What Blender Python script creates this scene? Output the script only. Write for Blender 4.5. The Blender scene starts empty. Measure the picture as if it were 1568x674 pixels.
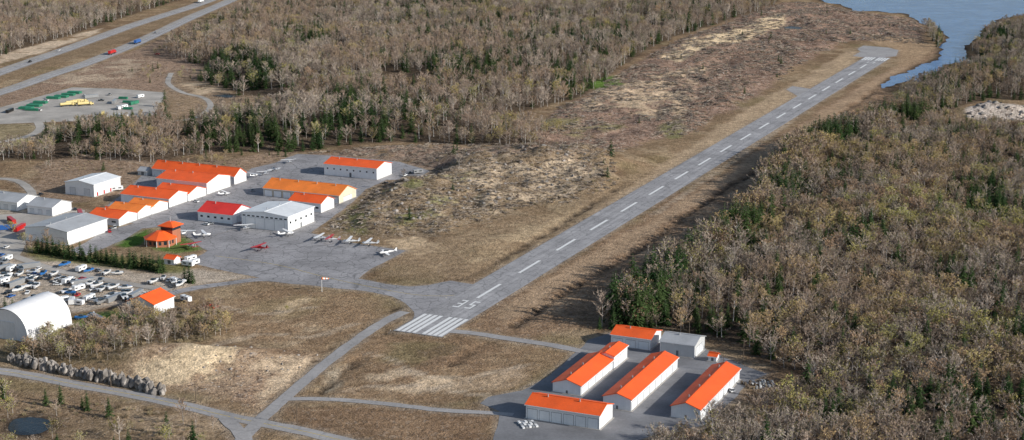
import bpy, math, random
import numpy as np
from mathutils import Vector, Matrix
random.seed(7); rng=np.random.default_rng(7)
scene=bpy.context.scene
scene.view_settings.view_transform='Standard'
try: scene.view_settings.look='None'
except Exception: pass
scene.view_settings.exposure=0
# ---------------------------------------------------------------- survey frame
# ground-plane survey: photo measurements rectified once to metres on z=0
HC=235.0; FP=2500.0; HOR=602.0
TH=math.atan(HOR/FP); CT,ST=math.cos(TH),math.sin(TH)
def G(x,y):
    a=x-784.0; b=y-337.0
    t=HC/(FP*ST+b*CT)
    return (a*t,(FP*CT-b*ST)*t)
def M(y): return HC/(FP*ST+(y-337.0)*CT)
def GP(l): return np.array([G(*p) for p in l])
P0=np.array(G(749,446)); P10=np.array(G(1170,193))
U=(P10-P0)/np.linalg.norm(P10-P0); V=np.array([U[1],-U[0]])
DASH=np.linalg.norm(P10-P0)/10
ROT=math.atan2(V[1],V[0])
# ---------------------------------------------------------------- numpy noise
TAB=rng.random((256,256))
def vn(x,y,o=0):
    x=np.asarray(x,float)+o*17.3; y=np.asarray(y,float)+o*9.1
    xi=np.floor(x).astype(int); yi=np.floor(y).astype(int)
    fx=x-xi; fy=y-yi; fx=fx*fx*(3-2*fx); fy=fy*fy*(3-2*fy)
    a=TAB[xi%256,yi%256]; b=TAB[(xi+1)%256,yi%256]; c=TAB[xi%256,(yi+1)%256]; d=TAB[(xi+1)%256,(yi+1)%256]
    return (a*(1-fx)+b*fx)*(1-fy)+(c*(1-fx)+d*fx)*fy
def fbm(x,y,s,o=0,oct=4):
    r=0;a=.5;t=0
    for i in range(oct):
        r=r+a*vn(x/s,y/s,o+i*3); t+=a; a*=.5; s*=.5
    return r/t
def ss(a,b,x):
    t=np.clip((x-a)/(b-a),0,1); return t*t*(3-2*t)
def sdist(poly,X,Y,far=80):
    X=np.asarray(X,float);Y=np.asarray(Y,float)
    out=np.full(X.shape,float(far))
    lo=poly.min(0)-far; hi=poly.max(0)+far
    sel=(X>lo[0])&(X<hi[0])&(Y>lo[1])&(Y<hi[1])
    if not sel.any(): return out
    x=X[sel];y=Y[sel]; d=np.full(x.shape,1e9); ins=np.zeros(x.shape,bool)
    n=len(poly)
    for i in range(n):
        a=poly[i];b=poly[(i+1)%n]; e=b-a; L=e@e+1e-9
        t=np.clip(((x-a[0])*e[0]+(y-a[1])*e[1])/L,0,1)
        d=np.minimum(d,np.hypot(x-a[0]-t*e[0],y-a[1]-t*e[1]))
        if abs(e[1])>1e-9:
            c=((a[1]>y)!=(b[1]>y))&(x<(b[0]-a[0])*(y-a[1])/e[1]+a[0]); ins^=c
    out[sel]=np.where(ins,-d,np.minimum(d,far)); return out
def ldist(line,X,Y,far=80):
    out=np.full(np.shape(X),float(far)); X=np.asarray(X);Y=np.asarray(Y)
    lo=line.min(0)-far; hi=line.max(0)+far
    sel=(X>lo[0])&(X<hi[0])&(Y>lo[1])&(Y<hi[1])
    if not sel.any(): return out
    x=X[sel];y=Y[sel]; d=np.full(x.shape,float(far))
    for i in range(len(line)-1):
        a=line[i];b=line[i+1]; e=b-a; L=e@e+1e-9
        t=np.clip(((x-a[0])*e[0]+(y-a[1])*e[1])/L,0,1)
        d=np.minimum(d,np.hypot(x-a[0]-t*e[0],y-a[1]-t*e[1]))
    out[sel]=d; return out
def smooth(pts,n=8):
    P=np.array(pts,float); P=np.vstack([2*P[0]-P[1],P,2*P[-1]-P[-2]]); o=[]
    for i in range(1,len(P)-2):
        for k in range(n):
            t=k/n; a,b,c,d=P[i-1],P[i],P[i+1],P[i+2]
            o.append(.5*((2*b)+(c-a)*t+(2*a-5*b+4*c-d)*t*t+(3*b-a-3*c+d)*t**3))
    o.append(P[-2]); return np.array(o)
# ---------------------------------------------------------------- materials
def nm(name):
    m=bpy.data.materials.new(name); m.use_nodes=True
    return m,m.node_tree,m.node_tree.nodes['Principled BSDF']
def nmd(name):
    m=bpy.data.materials.new(name); m.use_nodes=True; nt=m.node_tree
    nt.nodes.remove(nt.nodes['Principled BSDF']); b=nt.nodes.new('ShaderNodeBsdfDiffuse')
    nt.links.new(b.outputs[0],nt.nodes['Material Output'].inputs[0]); return m,nt,b
def setin(b,**k):
    for n,v in k.items():
        n=n.replace('_',' ')
        if n in b.inputs: b.inputs[n].default_value=v
def noise(nt,co,scale,detail=5,rough=.6,lo=.3,hi=.7,a=0.,b=1.,dist=0.):
    n=nt.nodes.new('ShaderNodeTexNoise'); n.inputs['Scale'].default_value=scale
    n.inputs['Detail'].default_value=detail; n.inputs['Roughness'].default_value=rough; n.inputs['Distortion'].default_value=dist
    nt.links.new(co,n.inputs['Vector'])
    r=nt.nodes.new('ShaderNodeMapRange'); r.inputs[1].default_value=lo;r.inputs[2].default_value=hi
    r.inputs[3].default_value=a;r.inputs[4].default_value=b
    nt.links.new(n.outputs[0],r.inputs[0]); return r.outputs[0]
def math_(nt,op,a,b):
    n=nt.nodes.new('ShaderNodeMath'); n.operation=op
    for i,x in enumerate((a,b)):
        if hasattr(x,'is_linked') or hasattr(x,'links'): nt.links.new(x,n.inputs[i])
        else: n.inputs[i].default_value=x
    return n.outputs[0]
def mix(nt,f,a,b,mode='MIX'):
    n=nt.nodes.new('ShaderNodeMix'); n.data_type='RGBA'; n.blend_type=mode
    for s,x in ((0,f),(6,a),(7,b)):
        if hasattr(x,'links'): nt.links.new(x,n.inputs[s])
        elif isinstance(x,(tuple,list)): n.inputs[s].default_value=(*x[:3],1)
        else: n.inputs[s].default_value=x
    return n.outputs[2]
def scalec(nt,col,f):
    n=nt.nodes.new('ShaderNodeVectorMath'); n.operation='SCALE'
    if hasattr(col,'links'): nt.links.new(col,n.inputs[0])
    else: n.inputs[0].default_value=col[:3]
    if hasattr(f,'links'): nt.links.new(f,n.inputs['Scale'])
    else: n.inputs['Scale'].default_value=f
    return n.outputs[0]
def objco(nt): return nt.nodes.new('ShaderNodeTexCoord').outputs['Object']
def mapping(nt,co,s):
    m=nt.nodes.new('ShaderNodeMapping'); m.inputs['Scale'].default_value=s
    nt.links.new(co,m.inputs['Vector']); return m.outputs[0]
_mc={}
def M_(name,col,rough=.7,var=.18,sc=.35,metal=0.,rib=0.,dirt=0.):
    if name in _mc: return _mc[name]
    m,nt,b=nm(name); co=objco(nt)
    f=noise(nt,co,sc,5,.65,.3,.7,1-var,1+var)
    f2=noise(nt,mapping(nt,co,(3,3,.3)),.6,3,.6,.35,.7,1-var*.6,1+var*.3)
    c=scalec(nt,col,math_(nt,'MULTIPLY',f,f2))
    if dirt>0:
        c=mix(nt,noise(nt,co,.18,6,.7,.5,.75,0,dirt),c,(.16,.12,.09))
    if rib>0:
        w=nt.nodes.new('ShaderNodeTexWave'); w.bands_direction='X'; w.inputs['Scale'].default_value=rib
        w2=nt.nodes.new('ShaderNodeTexWave'); w2.bands_direction='Y'; w2.inputs['Scale'].default_value=rib
        nt.links.new(co,w.inputs['Vector']); nt.links.new(co,w2.inputs['Vector'])
        s=math_(nt,'ADD',w.outputs['Fac'],w2.outputs['Fac'])
        bm=nt.nodes.new('ShaderNodeBump'); bm.inputs['Strength'].default_value=.35; bm.inputs['Distance'].default_value=.06
        nt.links.new(s,bm.inputs['Height']); nt.links.new(bm.outputs[0],b.inputs['Normal'])
    nt.links.new(c,b.inputs['Base Color']); setin(b,Roughness=rough,Metallic=metal)
    _mc[name]=m; return m
ORANGE=M_('roof_orange_red',(.90,.125,.018),.55,.12,.12,rib=.6,dirt=.12)
RED=M_('roof_red',(.76,.045,.03),.5,.12,.12,rib=.6,dirt=.1)
AMBER=M_('roof_amber',(.92,.24,.035),.55,.14,.1,rib=.6,dirt=.1)
WROOF=M_('roof_white_metal',(.74,.76,.78),.45,.1,.15,rib=.6)
GROOF=M_('roof_grey_metal',(.42,.43,.445),.45,.14,.12,rib=.6,dirt=.2)
WALL=M_('wall_white_steel',(.84,.85,.86),.5,.06,.3,rib=.6,dirt=.06)
GWALL=M_('wall_grey_steel',(.55,.56,.56),.5,.08,.3,rib=.6,dirt=.12)
BEIGE=M_('wall_beige',(.66,.58,.44),.6,.08,.3)
DOOR=M_('door_pale_panel',(.68,.70,.72),.5,.1)
DGREY=M_('door_dark',(.14,.15,.16),.5,.2)
GLASS=M_('window_glass',(.02,.03,.04),.1,.1)
TRIM=M_('trim_white',(.82,.82,.82),.5,.05)
CONC=M_('concrete',(.40,.38,.35),.85,.15)
RUB=M_('tyre_rubber',(.02,.02,.02),.8,.1)
WOOD=M_('weathered_wood',(.12,.09,.065),.85,.2)
PW=M_('paint_white',(.8,.8,.8),.3,.03); PR=M_('paint_red',(.5,.02,.02),.3,.05); PB=M_('paint_blue',(.03,.12,.38),.3,.05)
PK=M_('paint_black',(.02,.02,.022),.3,.05); PS=M_('paint_silver',(.4,.41,.42),.3,.05,metal=.4); PY=M_('paint_cream_yellow',(.68,.55,.24),.4,.06)
PG=M_('paint_green',(.04,.22,.13),.5,.2); PT=M_('tarp_blue',(.03,.18,.5),.5,.15); PO=M_('paint_orange',(.8,.16,.02),.4,.05)
# ---------------------------------------------------------------- mesh builder
class MB:
    def __init__(s): s.v=[];s.f=[];s.m=[]
    def face(s,vs,mi=0):
        n=len(s.v); s.v+=[tuple(p) for p in vs]; s.f.append(tuple(range(n,n+len(vs)))); s.m.append(mi)
    def mesh(s,vs,fs,mi=0):
        n=len(s.v); s.v+=[tuple(p) for p in vs]
        for f in fs: s.f.append(tuple(i+n for i in f)); s.m.append(mi)
    def box(s,x0,x1,y0,y1,z0,z1,mi=0,tx=0,ty=0):
        vs=[(x0,y0,z0),(x1,y0,z0),(x1,y1,z0),(x0,y1,z0),(x0+tx,y0+ty,z1),(x1-tx,y0+ty,z1),(x1-tx,y1-ty,z1),(x0+tx,y1-ty,z1)]
        s.mesh(vs,[(3,2,1,0),(4,5,6,7),(0,1,5,4),(1,2,6,5),(2,3,7,6),(3,0,4,7)],mi)
    def tube(s,p,q,r0,r1,n=6,mi=0,cap=True):
        p=Vector(p);q=Vector(q);d=(q-p)
        if d.length<1e-6: return
        d.normalize(); a=d.orthogonal().normalized(); b=d.cross(a)
        vs=[];
        for c,r in ((p,r0),(q,r1)):
            for k in range(n):
                t=2*math.pi*k/n; vs.append(c+a*math.cos(t)*r+b*math.sin(t)*r)
        fs=[(k,(k+1)%n,n+(k+1)%n,n+k) for k in range(n)]
        if cap: fs+=[tuple(range(n-1,-1,-1)),tuple(range(n,2*n))]
        s.mesh(vs,fs,mi)
    def loft(s,secs,mi=0):
        n=len(secs[0]); vs=[p for q in secs for p in q]; fs=[]
        for i in range(len(secs)-1):
            for k in range(n): fs.append((i*n+k,i*n+(k+1)%n,(i+1)*n+(k+1)%n,(i+1)*n+k))
        fs+=[tuple(range(n-1,-1,-1)),tuple(range((len(secs)-1)*n,len(secs)*n))]
        s.mesh(vs,fs,mi)
    def prof(s,pr,y0,y1,mi=0):  # xz profile extruded in y
        n=len(pr); vs=[(x,y0,z) for x,z in pr]+[(x,y1,z) for x,z in pr]
        s.mesh(vs,[(k,(k+1)%n,n+(k+1)%n,n+k) for k in range(n)]+[tuple(range(n-1,-1,-1)),tuple(range(n,2*n))],mi)
    def data(s,name,mats,sm=False):
        me=bpy.data.meshes.new(name); me.from_pydata(s.v,[],s.f)
        for m in mats: me.materials.append(m)
        me.polygons.foreach_set('material_index',s.m)
        if sm: me.polygons.foreach_set('use_smooth',[True]*len(s.f))
        me.update(); return me
def obj(name,me,parent=None,loc=(0,0,0),rz=0,sc=1,link=True):
    o=bpy.data.objects.new(name,me); o.location=loc; o.rotation_euler=(0,0,rz); o.scale=(sc,)*3
    if link: scene.collection.objects.link(o)
    if parent: o.parent=parent
    return o
# ---------------------------------------------------------------- roads & pavements definitions
APRON=[(288,402),(318,384),(300,373),(322,362),(372,348),(440,352),(475,357),(540,372),(600,381),(622,384),(602,395),(568,412),(549,427),(590,435),(628,439),(655,437),(690,430),(728,436),(735,450),(640,512),(608,507),(632,489),(634,478),(620,464),(600,454),(560,446),(500,440),(430,433),(400,426),(330,412)]
HPAV=[(108,384),(160,355),(205,342),(180,340),(160,318),(185,300),(225,262),(260,262),(340,262),(372,268),(385,258),(420,250),(455,236),(500,238),(612,248),(658,262),(640,274),(592,276),(560,290),(545,305),(520,325),(492,345),(476,357),(440,352),(372,348),(322,362),(300,373),(285,362),(250,347),(218,350),(192,366),(165,378),(130,392)]
TPAV=[(900,521),(884,538),(868,552),(842,575),(800,598),(748,608),(735,618),(765,630),(758,662),(755,700),(930,700),(985,672),(1015,662),(1080,652),(1150,585),(1175,573),(1110,548),(1080,535),(1020,517),(935,510)]
QYARD=[(-20,178),(0,165),(60,148),(110,134),(180,136),(252,142),(246,172),(225,182),(180,184),(100,186),(0,190)]
LEFTPAV=[(-20,330),(45,326),(110,318),(130,322),(128,345),(40,372),(30,392),(-30,385)]
TURN=[(1313,75),(1322,70),(1360,73),(1376,77),(1372,86),(1340,90),(1306,86),(1318,79)]
BUMP=[(1204,137),(1214,132),(1240,136),(1252,148),(1225,149)]
PAVES=[('apron_pavement',APRON,.06,'A'),('hangar_pavement',HPAV,.09,'A'),('hangar_row_pavement',TPAV,.06,'D'),('pipe_yard_gravel',QYARD,.06,'G'),('lot_pavement',LEFTPAV,.06,'G'),('turnaround_pavement',TURN,.07,'R'),('runway_side_pad',BUMP,.06,'R')]
ROADS=[('highway',[(-90,142),(-20,118),(50,93),(100,76),(150,58),(200,40),(250,24),(300,8),(345,-10),(420,-45)],19,.10,'R'),
('highway',[(-90,170),(-20,148),(30,132),(80,114),(130,98),(190,74),(235,54),(290,28),(350,2),(420,-30),(470,-55)],18,.10,'R'),
('airport_access_road',[(-60,562),(0,568),(60,578),(120,590),(200,604),(280,621),(350,638),(420,652),(480,664),(560,684),(640,706)],7.5,.10,'R'),
('perimeter_road',[(345,705),(380,662),(408,635),(440,606),(478,574),(510,548),(550,518),(590,492),(628,474)],6.0,.13,'R'),
('service_road',[(432,612),(480,611),(540,614),(610,621),(680,629),(740,632),(790,636)],4.2,.16,'R'),
('taxiway',[(672,506),(720,510),(780,519),(840,528),(900,540),(950,548)],5.5,.14,'R'),
('taxiway',[(250,452),(300,441),(350,434),(400,428),(450,432)],7,.12,'A'),
('gravel_road',[(-60,228),(0,218),(45,208),(62,195),(50,180)],7,.12,'G'),
('gravel_road',[(-70,282),(-10,274),(25,277),(45,290),(52,305)],6,.14,'G'),
('gravel_road',[(262,112),(258,128),(280,142),(312,150),(322,164),(300,180),(268,186)],5,.12,'G'),
('gravel_road',[(20,392),(90,415),(180,432),(260,445)],6,.15,'G'),
('gravel_road',[(345,640),(360,655),(372,668),(380,690)],6,.17,'R'),
]
ROADW=[(n,smooth(GP(p)),w,z,k) for n,p,w,z,k in ROADS]
RW_A=float((np.array(G(640,512))-P0)@U); 
def tfor(x): # distance along runway where centreline crosses survey column
    lo,hi=-300,1800
    for _ in range(50):
        m=(lo+hi)/2; p=P0+U*m
        dep=(p[1]*CT+HC*ST); px=784+FP*p[0]/dep
        if px<x: lo=m
        else: hi=m
    return lo
RW_B=tfor(1345); HW=13.0
RWP=np.array([P0+U*RW_A-V*HW,P0+U*RW_A+V*HW,P0+U*RW_B+V*HW,P0+U*RW_B-V*HW])
LAKE=[(1235,-10),(1262,3),(1290,8),(1310,17),(1340,17),(1365,20),(1385,21),(1398,28),(1412,36),(1436,44),(1452,58),(1442,70),(1438,88),(1420,97),(1405,101),(1392,110),(1378,114),(1364,121),(1350,133),(1360,134),(1376,128),(1390,124),(1402,124),(1420,114),(1436,112),(1444,100),(1470,96),(1487,95),(1478,82),(1480,70),(1498,60),(1502,48),(1516,38),(1530,30),(1568,24),(1640,22),(1760,-30),(1800,-70),(1235,-70)]
POND=[(14,648),(25,641),(50,639),(72,643),(76,654),(62,664),(30,666),(14,658)]
POOLS=[('wetland_pool',[(1200,42),(1212,40),(1230,43),(1218,45.5),(1206,45)]),('wetland_pool',[(328,146.5),(344,145),(362,147.5),(348,149.5)]),('wetland_pool',[(1155,70),(1165,69),(1173,71),(1160,72.5)])]
# forests
F1=[(-330,110),(-120,120),(-20,94),(50,72),(110,54),(200,24),(280,0),(330,-20),(400,-60),(-600,-60)]
F2=[(248,76),(300,52),(380,12),(450,-20),(520,-60),(1330,-60),(1200,-4),(1185,12),(1120,30),(1040,55),(990,78),(945,108),(900,145),(855,160),(770,178),(745,190),(860,205),(835,226),(760,227),(700,222),(620,219),(520,223),(430,236),(330,232),(285,216),(265,200),(330,182),(430,166),(440,152),(385,150),(310,128),(322,104),(262,90)]
F2B=[(-60,250),(-20,232),(62,232),(70,212),(140,196),(235,192),(252,150),(262,190),(285,212),(330,232),(240,250),(150,246),(70,246)]
F3=[(925,508),(975,460),(1030,428),(1090,390),(1140,358),(1188,325),(1190,292),(1228,242),(1285,214),(1340,196),(1400,184),(1465,186),(1485,200),(1568,206),(1760,200),(2000,330),(2100,560),(2000,800),(960,800),(985,700),(1030,674),(1120,655),(1165,628),(1225,602),(1222,575),(1160,545),(1085,518),(1010,503)]
F3E=[(915,508),(958,460),(1008,428),(1064,390),(1114,358),(1162,325),(1168,292),(1206,242),(1268,214),(1332,194),(1400,181),(1430,186),(1400,200),(1320,219),(1262,246),(1222,300),(1212,336),(1150,372),(1075,420),(1025,462),(1010,505)]
F4=[(1365,176),(1372,150),(1400,132),(1440,120),(1470,104),(1510,100),(1490,80),(1500,60),(1530,42),(1568,34),(1700,30),(1760,150),(1600,155),(1520,152),(1480,162),(1440,178)]
FI=[(1412,46),(1425,42),(1440,58),(1446,72),(1438,74),(1420,58)]
BR1=[(-20,545),(40,528),(110,512),(180,488),(250,488),(330,476),(362,488),(345,512),(250,545),(190,562),(100,560),(20,548)]
BR2=[(-60,600),(60,612),(160,622),(260,640),(340,655),(330,700),(-60,700)]
CLEAR=[[(575,140),(600,122),(655,124),(660,138),(620,148)],[(355,150),(400,140),(440,148),(420,166)],[(250,140),(262,108),(285,130),(320,150),(320,175),(270,186)],[(600,160),(640,152),(700,155),(680,166),(610,168)]]
FORESTS=[F1,F2,F2B,F3,F4]
def pavedist(X,Y):
    d=np.full(np.shape(X),80.)
    for n,p,z,k in PAVES: d=np.minimum(d,sdist(GP(p),X,Y))
    for n,p,w,z,k in ROADW: d=np.minimum(d,ldist(p,X,Y)-w/2)
    d=np.minimum(d,sdist(RWP,X,Y))
    return d
def waterdist(X,Y):
    d=sdist(GP(LAKE),X,Y)
    for p in [POND]+[q for _,q in POOLS]: d=np.minimum(d,sdist(GP(p),X,Y))
    return d
SPG=[(215,560),(250,545),(330,538),(400,536),(450,538),(492,540),(488,556),(445,592),(405,625),(330,606),(270,600),(215,592)]
CHURN=[[(450,236),(640,222),(850,226),(940,245),(945,285),(880,310),(780,325),(660,365),(560,365),(480,352),(560,288),(660,262),(540,246)],[(800,215),(860,165),(900,150),(950,112),(1045,60),(1120,34),(1200,4),(1250,5),(1320,20),(1400,30),(1420,50),(1410,68),(1300,62),(1230,95),(1190,125),(1130,160),(1060,205),(1000,215),(940,240),(860,228)],SPG]
BUMPS=[(770,262,75,42,10),(650,300,55,36,7),(880,250,50,36,7),(610,275,30,20,4),(275,550,38,14,5),(200,560,30,14,3),(1525,176,40,14,9),(560,325,28,26,3),(1120,80,60,50,4),(1230,30,60,50,4),(720,375,40,18,3)]
def height(X,Y,pd=None,wd=None,fd=None):
    X=np.asarray(X,float);Y=np.asarray(Y,float)
    if pd is None: pd=pavedist(X,Y)
    if wd is None: wd=waterdist(X,Y)
    if fd is None:
        fd=np.full(X.shape,80.)
        for p in FORESTS: fd=np.minimum(fd,sdist(GP(p),X,Y))
    h=np.zeros(X.shape)
    for px,py,a,b,c in BUMPS:
        g=G(px,py); dx=X-g[0];dy=Y-g[1]
        h+=c*np.exp(-(dx*dx/(a*a)+dy*dy/(b*b)))*(.55+.9*fbm(X,Y,18,5))
    h+=ss(0,-60,fd)*fbm(X,Y,160,2,3)*14
    h+=(fbm(X,Y,25,8,4)-.35)*1.6*ss(5,30,pd)
    for k,p in enumerate(CHURN):
        r=1-np.abs(fbm(X,Y,26,90+k*5,4)-.5)*4
        h+=ss(4,-14,sdist(GP(p),X,Y))*np.clip(r,0,1)*(3.0 if k<2 else 1.8)
    h*=ss(3,30,pd)*ss(1,25,wd)
    return h
# ---------------------------------------------------------------- ground
def coarse(a,b,n): return a+(b-a)*np.linspace(0,1,n)**3
xs=np.concatenate([-coarse(840,30000,14)[::-1],np.arange(-837,1200,3.0),coarse(1203,30000,14)])
ys=np.concatenate([-coarse(-500,4000,8)[::-1],np.arange(515,2700,3.5),coarse(2705,40000,16)])
XX,YY=np.meshgrid(xs,ys); X=XX.ravel();Y=YY.ravel()
PD=pavedist(X,Y); WD=waterdist(X,Y); FD=np.full(X.shape,80.)
for p in FORESTS: FD=np.minimum(FD,sdist(GP(p),X,Y))
Z=height(X,Y,PD,WD,FD)
wx=(fbm(X,Y,22,11,4)-.5); w2=(fbm(X,Y,6,13,3)-.5)
col=np.zeros((len(X),3)); col[:]=(.275,.192,.118)
rough=np.full(len(X),.18)
n1=fbm(X,Y,60,21); n2=fbm(X,Y,14,23)
def paint(c,m,r=None):
    global col,rough
    m=np.clip(m,0,1)
    col=col*(1-m[:,None])+np.array(c)*m[:,None]
    if r is not None: rough=rough*(1-m)+r*m
paint((.185,.12,.075),ss(.5,.64,n1)*.65)
paint((.39,.295,.19),ss(.53,.66,n2)*.6)
paint((.19,.165,.08),ss(.6,.74,fbm(X,Y,45,31))*.35)
def zone(poly,c,soft=6,amp=14,st=1.,r=None,brk=None,br=1.28):
    sd=sdist(GP(poly),X,Y)+wx*amp*2+w2*amp*.8
    m=ss(soft,-soft,sd)*st
    if brk is not None: m=m*ss(brk-.07,brk+.07,fbm(X,Y,16,int(poly[0][0])%50,4))
    paint(tuple(min(.72,q*br) for q in c),m,r)
# forest litter
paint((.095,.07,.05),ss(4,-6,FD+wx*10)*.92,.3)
# cleared slash
SL=CHURN[1]
zone(SL,(.235,.155,.115),6,10,.95,1)
zone([(880,175),(920,140),(1000,118),(1075,105),(1050,150),(960,170)],(.50,.37,.25),4,12,1,.5,.42)
zone([(1015,90),(1060,62),(1130,46),(1195,24),(1206,36),(1150,62),(1080,80),(1038,100)],(.55,.42,.27),4,7,1,.2,.36)
zone([(940,170),(1010,140),(1060,150),(1040,180),(980,190)],(.44,.33,.22),4,12,.9,.6,.48)
zone([(1100,100),(1200,60),(1260,50),(1280,70),(1180,120)],(.17,.11,.08),5,14,.8,1,.4)
zone([(900,128),(940,116),(955,130),(915,140)],(.09,.17,.03),3,4,.9)
zone([(830,180),(900,185),(960,200),(900,215),(830,205)],(.22,.21,.09),4,10,.6,.6,.45)
zone([(1010,200),(1040,185),(1050,200),(1030,215)],(.13,.18,.05),4,8,.5)
# knoll
KN=[(470,350),(520,325),(560,288),(640,264),(700,236),(850,226),(930,250),(945,285),(880,310),(780,325),(660,365),(560,365)]
zone(KN,(.225,.165,.105),6,14,.9,1)
zone([(450,240),(640,225),(830,232),(900,245),(900,270),(760,262),(660,258),(520,242)],(.25,.175,.13),4,10,.9,1,.42)
zone([(600,310),(680,285),(760,268),(900,256),(935,280),(860,305),(760,322),(680,345)],(.44,.34,.235),3,16,.9,1,.48)
zone([(500,345),(560,310),(640,290),(720,285),(740,310),(660,340),(560,360)],(.17,.18,.06),6,16,.7,.7,.50)
zone([(590,368),(640,366),(668,378),(640,392),(612,380)],(.46,.34,.22),2,6,1,.2)
zone([(640,380),(760,345),(880,315),(960,270),(1010,255),(1030,270),(950,330),(840,385),(720,425),(640,430),(590,425)],(.265,.19,.12),5,10,.7,.25)
zone([(700,380),(800,345),(900,310),(880,340),(780,380),(700,405)],(.40,.30,.19),4,14,.7,.2,.5)
zone([(840,395),(1000,305),(1150,215),(1290,125),(1310,95),(1325,80),(1300,78),(1220,125),(1100,195),(960,290),(820,380)],(.36,.265,.175),3,6,.9,.15)
# right strip
zone([(700,500),(900,385),(1100,265),(1300,140),(1385,95),(1440,70),(1440,80),(1380,130),(1330,180),(1230,240),(1180,330),(1000,440),(930,500),(800,515)],(.225,.148,.094),5,8,.9,.45)
zone([(750,482),(860,415),(1000,335),(1150,240),(1300,145),(1380,95),(1390,102),(1310,155),(1165,250),(1010,350),(880,430),(775,497)],(.34,.24,.158),3,6,.85,.15)
zone([(820,470),(980,390),(1120,290),(1200,235),(1190,260),(1100,340),(960,430),(860,480)],(.34,.235,.15),4,10,.85,.5,.47)
zone([(1330,55),(1400,62),(1440,70),(1400,100),(1370,105),(1380,80),(1340,68)],(.33,.23,.145),4,6,.8,.2)
# infield lower
zone([(320,470),(420,440),(560,448),(600,462),(570,495),(500,540),(360,520),(300,500)],(.235,.155,.095),6,10,.6,.3)
zone([(345,480),(400,458),(470,452),(540,455),(500,475),(430,490)],(.27,.205,.12),5,12,.6,.1,.45)
zone([(340,500),(420,490),(500,500),(520,520),(430,535),(350,525)],(.40,.30,.20),4,14,.85,.4,.48)
zone([(560,505),(640,518),(700,520),(860,540),(860,560),(780,600),(650,618),(500,608),(520,560)],(.23,.15,.092),5,8,.6,.3)
zone([(590,525),(650,520),(690,540),(640,556),(590,550)],(.17,.15,.075),5,12,.5,.1)
zone([(560,578),(620,570),(700,572),(700,592),(640,600),(560,596)],(.46,.35,.24),3,8,.9,.3,.45)
zone([(700,590),(760,570),(820,560),(800,585),(740,605)],(.38,.28,.19),3,8,.8,.3,.46)
zone([(500,570),(525,560),(520,596),(495,604)],(.46,.38,.28),2,4,.8,.1,.4)
zone([(640,540),(700,532),(760,545),(720,570),(660,568)],(.15,.10,.065),4,10,.6,.3,.48)
# sand pit
SP=SPG
zone(SP,(.34,.24,.16),5,8,.95,.7)
zone([(218,568),(270,546),(340,538),(375,546),(355,575),(300,588),(230,592)],(.58,.435,.285),2,6,1,.3,.36)
zone([(380,560),(430,548),(485,545),(440,590),(400,618),(370,595)],(.50,.38,.26),2,7,.95,.4,.45)
zone([(290,575),(340,565),(420,575),(400,600),(390,618),(300,604)],(.27,.18,.12),2,9,.9,.9,.5)
zone([(240,545),(340,530),(420,534),(480,538),(470,546),(380,548),(260,556)],(.20,.13,.08),2,7,.8,.5,.42)
zone([(425,470),(470,455),(478,458),(432,482)],(.45,.34,.22),1.5,3,.8)
zone([(200,625),(330,640),(335,665),(230,670)],(.52,.39,.26),3,7,.95,.3,.45)
zone([(-40,596),(200,614),(340,645),(360,674),(300,700),(-40,700)],(.18,.125,.08),4,8,.6,.5)
zone([(440,625),(560,620),(760,636),(750,690),(620,690),(520,668),(450,650)],(.19,.122,.076),3,6,.8,.4)
# storage yard
zone([(-40,384),(30,392),(90,398),(240,418),(310,412),(390,425),(290,440),(262,462),(180,470),(115,480),(-40,470)],(.40,.335,.27),3,5,.95,.1)
zone([(120,486),(180,476),(262,484),(260,500),(170,508),(120,500)],(.10,.17,.04),4,5,.85,.2)
zone([(168,372),(198,356),(226,352),(232,362),(212,376),(190,380)],(.07,.13,.028),1.5,1,1,0)
zone([(232,372),(290,362),(334,372),(312,382),(270,388),(236,384)],(.08,.13,.032),1.5,1,.9,0)
zone([(10,376),(110,380),(180,392),(290,404),(280,420),(180,412),(60,398)],(.14,.14,.05),3,4,.8,.1)
zone([(60,250),(130,240),(260,250),(380,240),(440,232),(450,240),(380,262),(230,256),(190,300),(120,312),(40,300),(60,275)],(.25,.175,.12),4,8,.9,.7)
zone([(-40,280),(40,300),(110,316),(20,330),(-40,330)],(.33,.29,.24),3,5,.8,.2)
zone([(-40,160),(60,128),(150,98),(250,60),(290,80),(310,100),(300,130),(252,140),(110,132),(0,165)],(.26,.18,.13),4,6,.9,.7)
zone([(60,125),(150,98),(190,90),(240,95),(200,120),(100,130)],(.42,.33,.24),3,8,.7,.5,.48)
zone([(-40,122),(120,72),(330,0),(345,5),(120,88),(-40,138)],(.21,.15,.095),3,5,.8,.2)
zone([(-40,95),(60,68),(160,42),(150,50),(60,82),(-40,108)],(.48,.38,.28),2,4,.9,.2,.38)
zone([(-40,190),(120,190),(230,188),(140,200),(70,215),(-40,232)],(.24,.2,.12),3,6,.8,.4)
zone([(256,112),(300,120),(370,146),(420,150),(400,168),(330,178),(262,186)],(.26,.185,.12),4,8,.9,.8)
zone([(270,122),(310,128),(340,140),(300,146)],(.46,.35,.24),3,6,.9,.3,.42)
zone([(1478,178),(1500,164),(1540,160),(1590,165),(1590,192),(1500,192)],(.42,.36,.31),3,5,1,.9)
zone(BR1,(.15,.115,.065),4,8,.85,.5)
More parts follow.
